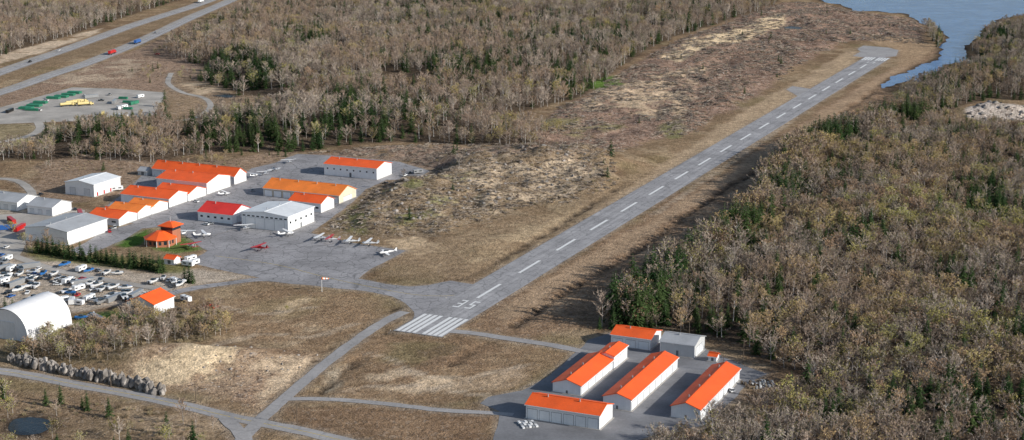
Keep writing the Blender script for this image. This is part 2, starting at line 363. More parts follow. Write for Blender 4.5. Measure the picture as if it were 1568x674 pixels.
# asphalt shoulders / damp shore / ditches
paint((.34,.275,.215),ss(3.0,0,PD+w2*5)*.75)
paint((.08,.06,.045),ss(7,0,WD+w2*6))
DITCH=[smooth(GP(p)) for p in ([(388,640),(430,600),(470,563),(505,535)],[(488,606),(520,575),(555,546)],[(690,562),(712,544),(745,526)],[(790,500),(880,440),(990,375),(1095,300),(1180,250),(1260,195),(1340,140)],[(610,470),(590,492),(560,500)],[(700,430),(780,390),(880,330),(950,285)],[(560,512),(585,500),(600,510)],[(210,604),(290,624),(370,642)])]
for dl in DITCH:
    dd=ldist(dl,X,Y); mm=ss(3.0,.6,dd+w2*6)*ss(1,5,PD)
    Z-=mm*1.3; paint((.07,.052,.038),mm*(.3+.6*ss(.4,.55,n2)))
# tyre/animal tracks
for tr in ([(560,540),(600,552),(640,575),(700,580)],[(1240,238),(1225,248),(1210,258)],[(130,240),(180,245),(240,255)],[(340,470),(400,480),(480,470)],[(660,600),(720,580),(800,560)],[(1000,330),(1100,262),(1220,180)],[(330,530),(400,512),(480,515),(545,495)],[(520,600),(600,590),(700,600),(780,612)]):
    l_=smooth(GP(tr))
    for o_ in (-1.3,1.3): paint((.5,.4,.3),ss(1.7,.4,ldist(l_+V*o_,X,Y)+w2*3)*.55)
nx,ny=len(xs),len(ys)
ii=np.arange((ny-1)*(nx-1)); r_=ii//(nx-1); c_=ii%(nx-1); b_=r_*nx+c_
quads=np.stack([b_,b_+1,b_+nx+1,b_+nx],1)
me=bpy.data.meshes.new('ground')
me.vertices.add(nx*ny); me.vertices.foreach_set('co',np.stack([X,Y,Z],1).ravel())
me.loops.add(quads.size); me.loops.foreach_set('vertex_index',quads.ravel())
me.polygons.add(len(quads)); me.polygons.foreach_set('loop_start',np.arange(0,quads.size,4))
me.polygons.foreach_set('use_smooth',np.ones(len(quads),bool))
me.update(calc_edges=True); me.validate()
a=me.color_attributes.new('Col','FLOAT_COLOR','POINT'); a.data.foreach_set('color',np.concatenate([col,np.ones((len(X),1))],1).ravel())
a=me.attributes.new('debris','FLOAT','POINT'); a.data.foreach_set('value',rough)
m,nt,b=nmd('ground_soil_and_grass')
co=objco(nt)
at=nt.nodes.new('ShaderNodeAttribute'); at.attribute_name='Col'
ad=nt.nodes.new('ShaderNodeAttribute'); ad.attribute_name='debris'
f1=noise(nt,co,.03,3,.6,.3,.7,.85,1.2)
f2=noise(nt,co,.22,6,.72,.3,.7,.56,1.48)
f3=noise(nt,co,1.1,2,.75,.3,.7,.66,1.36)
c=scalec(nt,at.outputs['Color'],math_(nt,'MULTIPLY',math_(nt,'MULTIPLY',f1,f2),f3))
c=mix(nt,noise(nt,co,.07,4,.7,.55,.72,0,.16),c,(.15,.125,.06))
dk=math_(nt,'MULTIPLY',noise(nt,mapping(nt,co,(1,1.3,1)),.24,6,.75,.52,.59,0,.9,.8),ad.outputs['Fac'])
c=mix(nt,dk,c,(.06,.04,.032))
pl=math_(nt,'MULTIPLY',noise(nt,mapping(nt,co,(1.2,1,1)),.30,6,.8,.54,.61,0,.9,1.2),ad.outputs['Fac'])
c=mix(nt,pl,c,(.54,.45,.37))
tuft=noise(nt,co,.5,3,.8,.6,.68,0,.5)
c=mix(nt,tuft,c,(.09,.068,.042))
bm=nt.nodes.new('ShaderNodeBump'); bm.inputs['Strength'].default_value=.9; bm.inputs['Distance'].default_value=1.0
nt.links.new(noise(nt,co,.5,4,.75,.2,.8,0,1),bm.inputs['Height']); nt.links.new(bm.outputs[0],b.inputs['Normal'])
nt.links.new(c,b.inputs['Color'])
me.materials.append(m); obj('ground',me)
# ---------------------------------------------------------------- asphalt materials
def asphalt(name,base,crack,streak=False,patch=.3):
    m,nt,b=nm(name); co=objco(nt)
    f=noise(nt,co,.05,6,.6,.3,.7,1-patch*.6,1+patch*.6); g=noise(nt,co,.8,6,.75,.3,.7,.86,1.14)
    c=scalec(nt,base,math_(nt,'MULTIPLY',f,g))
    if streak:
        s=noise(nt,mapping(nt,co,(1,.02,1)),.45,6,.65,.3,.7,.70,1.22); c=scalec(nt,c,s)
    if crack:
        wn=nt.nodes.new('ShaderNodeTexNoise'); wn.inputs['Scale'].default_value=.12; wn.inputs['Detail'].default_value=5
        nt.links.new(co,wn.inputs['Vector'])
        va=nt.nodes.new('ShaderNodeVectorMath'); va.operation='MULTIPLY_ADD'
        nt.links.new(wn.outputs['Color'],va.inputs[0]); va.inputs[1].default_value=(9,9,0); nt.links.new(co,va.inputs[2])
        for sc,wd,st in ((.11,.035,.7),(.26,.04,.5)):
            v=nt.nodes.new('ShaderNodeTexVoronoi'); v.feature='DISTANCE_TO_EDGE'; v.inputs['Scale'].default_value=sc
            nt.links.new(va.outputs[0],v.inputs['Vector'])
            r=nt.nodes.new('ShaderNodeMapRange'); r.inputs[1].default_value=0; r.inputs[2].default_value=wd; r.inputs[3].default_value=st*crack; r.inputs[4].default_value=0
            nt.links.new(v.outputs['Distance'],r.inputs[0])
            c=mix(nt,r.outputs[0],c,(.06,.06,.062))
    nt.links.new(c,b.inputs['Base Color']); setin(b,Roughness=.88); return m
AM={'A':asphalt('asphalt_apron',(.29,.28,.287),.9,False,.45),'D':asphalt('asphalt_new',(.19,.19,.20),.0,False,.5),
'R':asphalt('asphalt_road',(.33,.315,.31),.35),'G':asphalt('gravel',(.38,.35,.315),0,False,.5)}
RWM=asphalt('asphalt_runway',(.335,.325,.33),.65,True,.4)
mk,nt,b=nm('runway_paint'); co=objco(nt)
c=mix(nt,noise(nt,co,1.2,6,.8,.5,.68,0,.7),(.76,.76,.75),(.38,.37,.37)); nt.links.new(c,b.inputs['Base Color']); setin(b,Roughness=.7)
yel=M_('road_paint_yellow',(.6,.42,.05),.7,.2)
for n,p,z,k in PAVES:
    g=GP(p)
    q=[]
    for i in range(len(g)):
        a,b2=g[i],g[(i+1)%len(g)]; L=np.linalg.norm(b2-a); kk=max(1,int(L/6))
        for j in range(kk): q.append(a+(b2-a)*j/kk+((rng.random(2)-.5)*1.1 if j else 0))
    mb=MB(); mb.face([(x,y,z) for x,y in q]); o=obj(n,mb.data(n,[AM[k]]))
def ribbon(name,line,w,z,mat_,off=0,dash=None,jit=.25):
    mb=MB(); n=len(line); T=np.gradient(line,axis=0); T/=np.linalg.norm(T,axis=1)[:,None]; N=np.stack([T[:,1],-T[:,0]],1)
    L=[];R=[]
    for i in range(n):
        L.append(line[i]+N[i]*(off-w/2-(random.random()-.5)*jit)); R.append(line[i]+N[i]*(off+w/2+(random.random()-.5)*jit))
    for i in range(n-1):
        if dash and i%2: continue
        mb.face([(*L[i],z),(*R[i],z),(*R[i+1],z),(*L[i+1],z)])
    return obj(name,mb.data(name,[mat_]))
def resample(line,step):
    d=np.concatenate([[0],np.cumsum(np.linalg.norm(np.diff(line,axis=0),axis=1))]); s=np.arange(0,d[-1],step)
    return np.stack([np.interp(s,d,line[:,0]),np.interp(s,d,line[:,1])],1)
for n,l,w,z,k in ROADW:
    ribbon(n,resample(l,5),w,z,AM[k],0,None,.6)
    if n=='highway':
        r=resample(l,6)
        ribbon('highway_edge_line',r,.35,z+.02,mk,w*.3,jit=0); ribbon('highway_edge_line',r,.35,z+.02,yel,-w*.3,jit=0); ribbon('highway_lane_line',r,.35,z+.02,mk,0,True,jit=0)
    if n=='airport_access_road':
        r=resample(l,6); ribbon('road_centre_line',r,.3,z+.02,yel,0,jit=0)
ribbon('taxiway_centre_line',resample(smooth(GP([(330,392),(420,405),(500,425),(570,440),(640,452),(700,452),(740,440)])),4),.28,.105,yel,0,jit=0)
# runway
mb=MB(); A0,B0=RW_A,RW_B
mb.face([(-HW,A0,0),(HW,A0,0),(HW,B0,0),(-HW,B0,0)])
obj('runway',mb.data('runway',[RWM]),loc=(P0[0],P0[1],.19),rz=ROT)
mb=MB()
def mrect(x0,x1,y0,y1): mb.face([(x0,y0,0),(x1,y0,0),(x1,y1,0),(x0,y1,0)])
for i in range(18): mrect(-.85,.85,i*DASH-DASH*.27,i*DASH+DASH*.27)
for sgn in (-1,1):
    for k in range(4):
        x=sgn*(2.6+k*2.9); mrect(x-.95,x+.95,A0+1,A0+31); mrect(x-.95,x+.95,B0-28,B0-4)
def digit(ch,x,y,w,h,t):
    segs={'3':'abgcd','5':'afgcd','1':'bc','7':'abc'}[ch]
    S={'a':(x,x+w,y+h-t*1.6,y+h),'g':(x,x+w,y+h/2-t*.8,y+h/2+t*.8),'d':(x,x+w,y,y+t*1.6),'b':(x+w-t,x+w,y+h/2+t*.8,y+h-t*1.6),'c':(x+w-t,x+w,y+t*1.6,y+h/2-t*.8),'f':(x,x+t,y+h/2+t*.8,y+h-t*1.6)}
    for s in segs: mrect(*S[s])
yd=float((np.array(G(714,467))-P0)@U)
digit('3',-5.2,yd-6,3.6,13,.95); digit('5',1.4,yd-6,3.6,13,.95)
digit('1',-4,B0-50,3,12,.9); digit('7',2,B0-50,3,12,.9)
obj('runway_markings',mb.data('runway_markings',[mk]),loc=(P0[0],P0[1],.21),rz=ROT)
# water
def water(name,c1,c2,spec,rg):
    m,nt,b=nm(name); co=objco(nt); setin(b,Roughness=rg)
    c=mix(nt,noise(nt,co,.03,6,.7,.45,.65,0,1),c1,c2)
    c=mix(nt,noise(nt,co,.09,8,.8,.58,.62,0,.9),c,(.06,.05,.035)); nt.links.new(c,b.inputs['Base Color'])
    if 'Specular IOR Level' in b.inputs: b.inputs['Specular IOR Level'].default_value=spec
    bm=nt.nodes.new('ShaderNodeBump'); bm.inputs['Strength'].default_value=.5; bm.inputs['Distance'].default_value=.2
    nt.links.new(noise(nt,co,.8,4,.6,.2,.8,0,1),bm.inputs['Height']); nt.links.new(bm.outputs[0],b.inputs['Normal']); return m
WM=water('water',(.06,.16,.38),(.12,.25,.5),.35,.15); DW=water('dark_water',(.02,.03,.04),(.03,.045,.06),.12,.2)
for n,p in [('lake_water',LAKE),('pond_water',POND)]+POOLS:
    l_=smooth(np.vstack([GP(p),GP(p[:1])]),6)[:-1]; j=(n=='lake_water')*2.5+.8
    l_=l_+(np.stack([fbm(l_[:,0],l_[:,1],12,71),fbm(l_[:,0],l_[:,1],12,73)],1)-.5)*j*4
    mb=MB(); mb.face([(x,y,.05) for x,y in l_]); obj(n,mb.data(n,[WM if n=='lake_water' else DW]))
# ---------------------------------------------------------------- buildings
FOOT=[]
def building(name,A,B,C,hpx,roof,wall,ridge='x',rise=.13,doors=(),wins=(),trim=None):
    Aw,Bw,Cw=map(lambda p:np.array(G(*p)),(A,B,C))
    w=float((Bw-Aw)@V); d=float((Cw-Bw)@U); h=hpx*M(A[1])/CT
    e=bpy.data.objects.new(name,None); scene.collection.objects.link(e); e.location=(Aw[0],Aw[1],.1); e.rotation_euler=(0,0,ROT); e.empty_display_size=2
    FOOT.append(np.array([Aw,Aw+V*w,Aw+V*w+U*d,Aw+U*d]))
    mb=MB(); rs=rise*(d if ridge=='x' else w)
    if ridge=='x':
        pr=[(0,0),(d,0),(d,h),(d/2,h+rs),(0,h)]
        vs=[(0,y,z) for y,z in pr]+[(w,y,z) for y,z in pr]
    else:
        pr=[(0,0),(w,0),(w,h),(w/2,h+rs),(0,h)]
        vs=[(x,0,z) for x,z in pr]+[(x,d,z) for x,z in pr]
    mb.mesh(vs,[(k,(k+1)%5,5+(k+1)%5,5+k) for k in (0,1,4)]+[(4,3,2,1,0),(5,6,7,8,9)])
    obj('walls',mb.data('walls',[wall]),e)
    mb=MB(); ov=.6; th=.28; sl=rs/((d if ridge=='x' else w)/2)
    if ridge=='x':
        for a,c2 in ((-ov,d/2),(d+ov,d/2)):
            z0=h-sl*ov+.03; z1=h+rs+.03
            vs=[(-ov,a,z0),(w+ov,a,z0),(w+ov,c2,z1),(-ov,c2,z1)]; vs+=[(x,y,z+th) for x,y,z in vs]
            mb.mesh(vs,[(0,1,5,4),(1,2,6,5),(3,0,4,7),(4,5,6,7),(3,2,1,0)])
        mb.box(-ov,w+ov,d/2-.3,d/2+.3,h+rs+th-.02,h+rs+th+.12)
    else:
        for a,c2 in ((-ov,w/2),(w+ov,w/2)):
            z0=h-sl*ov+.03; z1=h+rs+.03
            vs=[(a,-ov,z0),(a,d+ov,z0),(c2,d+ov,z1),(c2,-ov,z1)]; vs+=[(x,y,z+th) for x,y,z in vs]
            mb.mesh(vs,[(0,1,5,4),(1,2,6,5),(3,0,4,7),(4,5,6,7),(3,2,1,0)])
        mb.box(w/2-.3,w/2+.3,-ov,d+ov,h+rs+th-.02,h+rs+th+.12)
    obj('roof',mb.data('roof',[roof]),e)
    mb=MB() # roof vents
    for k in range(max(1,int((w if ridge=='x' else d)/14))):
        q=(k+.5)*14
        if ridge=='x' and q<w-2: mb.tube((q,d*.42,h+rs*.8),(q,d*.42,h+rs+1.0),.3,.3,8)
        if ridge!='x' and q<d-2: mb.tube((w*.42,q,h+rs*.8),(w*.42,q,h+rs+1.0),.3,.3,8)
    if mb.v: obj('roof_vents',mb.data('roof_vents',[PS]),e)
    mb=MB(); mb.box(-.8,w+.8,-.8,d+.8,-.2,.12); obj('foundation',mb.data('foundation',[CONC]),e)
    mb=MB() # corner trim + gutter
    for x,y in ((0,0),(w,0),(w,d),(0,d)): mb.box(x-.14,x+.14,y-.14,y+.14,.12,h-.1)
    if ridge=='x': mb.box(-ov,w+ov,-ov-.2,-ov-.01,h-sl*ov-.1,h-sl*ov+.2); mb.box(-ov,w+ov,d+ov+.01,d+ov+.2,h-sl*ov-.1,h-sl*ov+.2)
    else: mb.box(w+ov+.01,w+ov+.2,-ov,d+ov,h-sl*ov-.1,h-sl*ov+.2)
    obj('trim',mb.data('trim',[trim or TRIM]),e)
    def panel(nm_,side,a0,a1,z0,z1,mt,tk=.08):
        mb=MB()
        if side=='f': mb.box(a0*w,a1*w,-tk,.02,z0,z1)
        if side=='r': mb.box(w-.02,w+tk,a0*d,a1*d,z0,z1)
        if side=='l': mb.box(-tk,.02,a0*d,a1*d,z0,z1)
        if side=='b': mb.box(a0*w,a1*w,d-.02,d+tk,z0,z1)
        obj(nm_,mb.data(nm_,[mt]),e)
    for side,n,hf,mt,fr in doors:
        for i in range(n):
            a0=(i+.5-fr/2)/n; a1=(i+.5+fr/2)/n
            panel('door_frame',side,a0-.004,a1+.004,.12,h*hf+.12,DGREY,.05)
            panel('door',side,a0,a1,.12,h*hf,mt,.1)
            L=(w if side in 'fb' else d)*(a1-a0)
            if L>8:
                for q in range(1,4): 
                    aa=a0+(a1-a0)*q/4; panel('door_seam',side,aa-.002,aa+.002,.14,h*hf-.05,DGREY,.13)
    for side,n,z0,z1,fr in wins:
        for i in range(n):
            panel('window',side,(i+.5-fr/2)/n,(i+.5+fr/2)/n,z0*h,z1*h,GLASS,.07)
    return e,w,d,h
bl=building
# T-hangar rows
bl('hangar_row',(806,641),(919,657),(945,640),22,ORANGE,WALL,'x',.16,[('f',6,.72,WALL,.8)],[])
bl('hangar_row',(847,600),(888,607),(938,563),15,ORANGE,WALL,'y',.16,[('r',5,.72,DOOR,.8),('f',1,.3,DGREY,.06)])
bl('hangar_row',(914,562),(938,567),(957,550),20,ORANGE,WALL,'y',.14,[('r',1,.75,DOOR,.7)])
bl('hangar_row',(924,624),(965,631),(1035,565),18,ORANGE,WALL,'y',.16,[('r',8,.72,DOOR,.8),('f',1,.3,DGREY,.06)])
bl('hangar_row',(1028,639),(1070,647),(1137,584),18,ORANGE,WALL,'y',.18,[('r',7,.72,DOOR,.8),('l',7,.72,DOOR,.8),('f',1,.35,DGREY,.06)],[('r',7,.8,.9,.1)])
bl('steel_hangar',(936,529),(994,538),(1011,524),17,ORANGE,WALL,'x',.14,[('f',3,.7,WALL,.75)])
bl('steel_hangar',(1011,542),(1062,550),(1079,536),20,GROOF,GWALL,'x',.14,[('r',1,.7,DOOR,.7),('f',1,.4,DGREY,.06)])
bl('storage_shed',(1085,553),(1096,555),(1100,551),8,ORANGE,WALL,'x',.25,[('f',1,.7,DGREY,.3)])
# airport hangars
bl('aircraft_hangar',(497,268),(579,275),(600,266),17,ORANGE,WALL,'x',.13,[('r',1,.75,DOOR,.7),('f',1,.4,DGREY,.03)],[('f',8,.55,.68,.2)])
bl('aircraft_hangar',(404,300),(517,313),(539,302),12,AMBER,BEIGE,'x',.2,[('f',8,.75,WALL,.8),('r',1,.6,DOOR,.5)])
bl('aircraft_hangar',(443,321),(480,331),(502,323),14,ORANGE,WALL,'x',.2,[('r',1,.6,DOOR,.5)],[('f',4,.4,.6,.4)])
bl('maintenance_hangar',(371,348),(439,357),(483,341),23,WROOF,WALL,'y',.05,[('f',1,.72,TRIM,.84),('r',1,.3,DGREY,.05)],[('f',10,.78,.86,.6),('r',5,.5,.65,.3)])
bl('flight_school_building',(304,338),(353,345),(375,333),14,RED,WALL,'x',.2,[('r',1,.7,DOOR,.5)],[('f',5,.45,.65,.35)])
bl('aircraft_hangar',(234,270),(350,286),(371,280),12,ORANGE,WALL,'x',.3,[('f',8,.75,DOOR,.7)],[])
bl('aircraft_hangar',(241,290),(303,303),(335,290),17,ORANGE,WALL,'x',.12,[('r',1,.7,DOOR,.6),('f',1,.3,DGREY,.05)])
bl('aircraft_hangar',(237,303),(279,312),(301,302),11,ORANGE,WALL,'x',.16,[('r',1,.75,DOOR,.7)])
bl('aircraft_hangar',(186,310),(251,321),(275,310),13,ORANGE,WALL,'x',.16,[('r',1,.75,DOOR,.7)])
bl('aircraft_hangar',(195,325),(227,331),(249,322),11,AMBER,WALL,'x',.16,[('r',1,.75,DOOR,.7)])
bl('aircraft_hangar',(166,331),(206,338),(229,329),11,AMBER,WALL,'x',.16,[('r',1,.75,DOOR,.7)])
bl('aircraft_hangar',(136,341),(178,348),(202,338),11,ORANGE,WALL,'x',.16,[('r',1,.75,DOOR,.7)],[('f',3,.4,.6,.4)])
bl('steel_warehouse',(101,297),(147,301),(184,288),18,WROOF,WALL,'y',.08,[('f',2,.6,DOOR,.4),('r',4,.3,PR,.18)])
bl('steel_warehouse',(40,368),(104,376),(158,354),20,GROOF,WALL,'y',.06,[('f',3,.5,TRIM,.5),('r',2,.5,DOOR,.3)])
bl('steel_warehouse',(-20,318),(32,322),(54,311),13,GROOF,WALL,'x',.16,[('f',4,.6,DOOR,.5)])
bl('steel_warehouse',(43,327),(85,330),(107,320),13,GROOF,WALL,'x',.16,[('f',3,.6,DOOR,.5)])
bl('workshop_building',(196,479),(236,485),(261,471),18,ORANGE,WALL,'y',.2,[('f',2,.6,TRIM,.5),('r',2,.6,DOOR,.3)],[])
bl('storage_shed',(252,404),(266,406),(274,402),8,ORANGE,WALL,'x',.25,[('f',1,.7,DGREY,.3)])
bl('storage_shed',(212,268),(226,269),(234,266),7,GROOF,GWALL,'x',.25,[('f',1,.7,DGREY,.3)])
bl('storage_shed',(158,331),(168,333),(176,329),8,ORANGE,WALL,'x',.25,[('f',1,.7,DGREY,.3)])
# terminal
def terminal():
    g=G(246,375); e=bpy.data.objects.new('airport_terminal',None); scene.collection.objects.link(e); e.location=(*g,.1); e.rotation_euler=(0,0,ROT)
    FOOT.append(np.array([(g[0]-14,g[1]-12),(g[0]+14,g[1]-12),(g[0]+14,g[1]+14),(g[0]-14,g[1]+14)]))
    def ngon(mb,cx,cy,r,z0,z1,r1=None,n=8,mi=0):
        r1=r if r1 is None else r1
        P=[(cx+r*math.cos(2*math.pi*(k+.5)/n),cy+r*math.sin(2*math.pi*(k+.5)/n),z0) for k in range(n)]
        Q=[(cx+r1*math.cos(2*math.pi*(k+.5)/n),cy+r1*math.sin(2*math.pi*(k+.5)/n),z1) for k in range(n)]
        mb.loft([P,Q],mi)
    BR=M_('terminal_cladding',(.36,.13,.07),.7,.15)
    mb=MB(); ngon(mb,0,0,8.2,0,4.6); ngon(mb,2.5,7,5.6,0,10.6,n=4); obj('walls',mb.data('walls',[BR]),e)
    mb=MB(); ngon(mb,0,0,9.8,4.4,4.7,9.8); ngon(mb,0,0,9.7,4.72,8.2,2.4); ngon(mb,2.5,7,7.6,10.6,12.6,2.2,4); ngon(mb,2.5,7,7.7,10.3,10.58,7.7,4)
    obj('roof',mb.data('roof',[ORANGE]),e)
    mb=MB()
    for k in range(8):
        t=2*math.pi*k/8; c_,s_=math.cos(t),math.sin(t); r_=8.2*math.cos(math.pi/8)+.05
        for o_ in (-1.5,1.5):
            cx,cy=r_*c_-o_*s_,r_*s_+o_*c_; mb.face([(cx+.8*s_,cy-.8*c_,1.4),(cx-.8*s_,cy+.8*c_,1.4),(cx-.8*s_,cy+.8*c_,3.4),(cx+.8*s_,cy-.8*c_,3.4)])
    ngon(mb,2.5,7,5.75,8.2,9.8,n=4); obj('windows',mb.data('windows',[GLASS]),e)
    mb=MB()
    for k in range(8): t=2*math.pi*(k+.5)/8; mb.tube((9.2*math.cos(t),9.2*math.sin(t),0),(9.2*math.cos(t),9.2*math.sin(t),4.45),.16,.16)
    mb.tube((2.5,7,12.5),(2.5,7,15.5),.1,.05)
    obj('posts',mb.data('posts',[TRIM]),e)
terminal()
# fabric arch building
def quonset():
    A=np.array(G(-22,516)); B=np.array(G(44,526)); C=np.array(G(112,498))
    w=float((B-A)@V); d=float((C-B)@U); hh=w*.60
    e=bpy.data.objects.new('fabric_arch_building',None); scene.collection.objects.link(e); e.location=(*A,.05); e.rotation_euler=(0,0,ROT)
    FOOT.append(np.array([A,A+V*w,A+V*w+U*d,A+U*d]))
    FB=M_('fabric_white',(.80,.80,.81),.6,.06,dirt=.12)
    mb=MB(); n=20; nr=18
    def arc(y,s=1.):
        r=[]
        for k in range(n+1):
            t=math.pi*k/n; r.append((w/2-w/2*math.cos(t)*s, y, hh*s*abs(math.sin(t))**.75))
        return r
    rows=[]
    for j in range(nr+1):
        rows.append(arc(d*j/nr,1.0)); 
        if j<nr: rows.append(arc(d*(j+.5)/nr,.98))
    vs=[p for r in rows for p in r]; m_=n+1
    mb.mesh(vs,[(i*m_+k,i*m_+k+1,(i+1)*m_+k+1,(i+1)*m_+k) for i in range(len(rows)-1) for k in range(n)])
    mb.face(arc(d)); me=mb.data('fabric_cover',[FB],True); obj('fabric_cover',me,e)
    mb=MB(); mb.face([(x,.4,z) for x,y,z in arc(0,.97)]); obj('end_wall',mb.data('end_wall',[FB]),e)
    mb=MB(); mb.box(w*.3,w*.7,.1,.38,0,hh*.6); obj('door',mb.data('door',[DOOR]),e)
    mb=MB(); mb.box(-.3,w+.3,-.3,.0,0,.5); mb.box(-.5,-.1,0,d,0,.9);mb.box(w+.1,w+.5,0,d,0,.9); obj('footing',mb.data('footing',[CONC]),e)
quonset()
# ---------------------------------------------------------------- vehicles
def wheels(mb,xs_,yw,r,w,mi):
    for x in xs_:
        for s in (-1,1): mb.tube((x,s*yw-w/2,r),(x,s*yw+w/2,r),r,r,10,mi)
def car_mesh(kind,paint):
    mb=MB()
    if kind=='car':
        mb.prof([(-2.2,.35),(2.2,.35),(2.25,.7),(1.2,.92),(-2.1,.95),(-2.25,.75)],-.88,.88,0)
        mb.prof([(-1.9,.93),(1.2,.9),(.45,1.42),(-1.3,1.45)],-.74,.74,1); mb.prof([(-1.25,1.43),(.4,1.4),(.3,1.5),(-1.15,1.52)],-.70,.70,0)
        wheels(mb,(-1.4,1.4),.82,.33,.22,2)
    elif kind=='pickup':
        mb.prof([(-2.7,.5),(2.7,.5),(2.72,1.0),(1.4,1.15),(-2.7,1.1)],-.95,.95,0)
        mb.prof([(-.7,1.12),(1.4,1.12),(.8,1.75),(-.6,1.78)],-.85,.85,1); mb.prof([(-.6,1.77),(.75,1.75),(.7,1.85),(-.55,1.86)],-.82,.82,0)
        mb.box(-2.6,-.9,-.75,.75,1.1,1.13,2)
        wheels(mb,(-1.7,1.7),.88,.4,.26,2)
    elif kind=='boat':
        S=[]
        for x,hw,zb in ((-3.2,1.15,.9),(-1,1.25,.8),(1.2,1.1,.85),(2.6,.6,1.1),(3.4,.06,1.5)):
            S.append([(x,-hw,1.75),(x,-hw*.75,zb+.2),(x,0,zb-.15),(x,hw*.75,zb+.2),(x,hw,1.75),(x,0,1.85)])
        mb.loft(S,0); mb.prof([(-1.2,1.8),(1.1,1.8),(.5,2.4),(-1.1,2.45)],-.8,.8,1); mb.box(-3.5,-3.15,-.25,.25,.7,1.9,2)
        mb.box(-2.5,4.4,-.06,.06,.45,.6,3); mb.box(-2.4,-1,-1,1,.4,.5,3); wheels(mb,(-1.9,),1.05,.33,.2,2)
    elif kind=='camper':
        mb.prof([(-3.6,.6),(3.4,.6),(3.7,1.4),(3.5,2.9),(-3.6,3.0)],-1.2,1.2,0)
        mb.box(-3.2,-1.6,-1.23,1.23,1.5,2.2,1); mb.box(.4,2.4,-1.23,1.23,1.5,2.2,1); mb.box(3.5,5,-.08,.08,.5,.62,3); mb.box(-.9,0,-.35,.35,3.0,3.25,3)
        wheels(mb,(-.5,.4),1.1,.36,.22,2)
    elif kind=='truck':
        mb.prof([(4.2,.7),(8,.7),(8,2.0),(6.6,2.3),(6.3,3.2),(4.4,3.4)],-1.2,1.2,0); mb.box(6.2,6.9,-1.22,1.22,2.1,2.9,1)
        mb.box(-8,4,-1.28,1.28,1.3,3.9,3); mb.box(-8,4,-.5,.5,1.0,1.3,2); wheels(mb,(-6.8,-5.6,3,4.6,7.0),1.1,.52,.3,2)
    elif kind=='tanker':
        mb.tube((-6,0,2.1),(3.4,0,2.1),1.2,1.2,14,3); mb.tube((-6.4,0,2.1),(-6,0,2.1),.7,1.2,14,3); mb.tube((3.4,0,2.1),(3.8,0,2.1),1.2,.7,14,3)
        mb.box(-6,3.5,-.5,.5,.8,1.1,2); mb.box(-2,1,-.25,.25,3.25,3.5,3); mb.prof([(4.2,.7),(7.4,.7),(7.4,2.0),(6.3,2.3),(6,3.0),(4.3,3.1)],-1.2,1.2,0); mb.box(5.9,6.6,-1.22,1.22,2.1,2.8,1)
        wheels(mb,(-5,-3.8,3,4.6,6.6),1.05,.5,.3,2)
    elif kind=='container':
        mb.box(-6.1,6.1,-1.22,1.22,.15,2.7,0)
        for k in range(24): mb.box(-6+k*.52,-5.8+k*.52,-1.27,1.27,.25,2.6,0)
        mb.box(6.1,6.16,-1.1,-.05,.3,2.55,3); mb.box(6.1,6.16,.05,1.1,.3,2.55,3)
    return mb.data(kind+'_mesh',[paint,GLASS,RUB,paint if kind in('truck',) else (PY if kind=='tanker' else PS)])
_vm={}
NM={'car':'parked_car','pickup':'pickup_truck','boat':'parked_boat','camper':'camper_trailer','truck':'transport_truck','tanker':'tanker_truck','container':'shipping_container'}
def veh(kind,paint,x,y,ang,name=None,sc=1.,world=None,z=.2):
    k=(kind,paint.name)
    if k not in _vm: _vm[k]=car_mesh(kind,paint)
    g=world or G(x,y); return obj(name or NM[kind],_vm[k],None,(g[0],g[1],z),ang,sc)
RD=math.atan2(U[1],U[0])
hw=ROADW[0][1]; hw2=ROADW[1][1]
def on(line,x,y,off):
    g=np.array(G(x,y)); d=np.linalg.norm(line-g,axis=1); i=max(1,min(len(line)-2,int(d.argmin()))); t=line[i+1]-line[i-1]; t/=np.linalg.norm(t)
    n=np.array([t[1],-t[0]]); p=line[i]+n*off; return (p[0],p[1]),math.atan2(t[1],t[0])
for kind,pt,x,y,l,off in (('truck',PR,165,84,hw2,2.6),('truck',PB,203,67,hw2,2.6),('truck',PW,322,4,hw,-2.6),('car',PW,90,79,hw,-2.6),('pickup',PK,40,96,hw,2.6),('car',PS,250,50,hw2,-2.6)):
    w_,a_=on(l,x,y,off); veh(kind,pt,0,0,a_,{'truck':'transport_truck','car':'car','pickup':'pickup_truck'}[kind],1.15,w_)
for x,y in ((103,163),(112,160),(122,158),(130,162)): veh('tanker',PY,x,y,.5)
for x,y,p,k in ((60,170,PW,'pickup'),(150,180,PY,'pickup'),(158,176,PY,'camper'),(182,168,PW,'camper'),(190,166,PW,'camper'),(70,155,PW,'pickup'),(175,158,PS,'container'),(205,160,PG,'container'),(140,150,PS,'container'),(240,84,PR,'pickup'),(186,180,PW,'container'),(130,148,PW,'pickup'),(155,155,PK,'pickup'),(215,150,PW,'camper'),(168,146,PS,'pickup'),(15,172,PK,'container')): veh(k,p,x,y,random.uniform(0,3))
# pipe stacks
def pipes(x,y,n,L,rz):
    mb=MB()
    for i in range(n):
        for j in range(2 if i<n-1 else 1):
            mb.tube((-L/2,i*1.1+j*.55,.55+j*.95),(L/2,i*1.1+j*.55,.55+j*.95),.52,.52,8,0)
    g=G(x,y); obj('pipe_stack',mb.data('pipe_stack',[PG]),None,(g[0],g[1],.1),rz)
for x,y,n,L in ((38,168,6,12),(50,164,7,12),(60,159,5,12),(92,150,6,12),(103,147,5,12),(112,144,6,12),(48,170,4,12),(80,152,5,12),(196,158,3,10),(195,168,3,8),(188,152,3,8)): pipes(x,y,n,L,-.2)
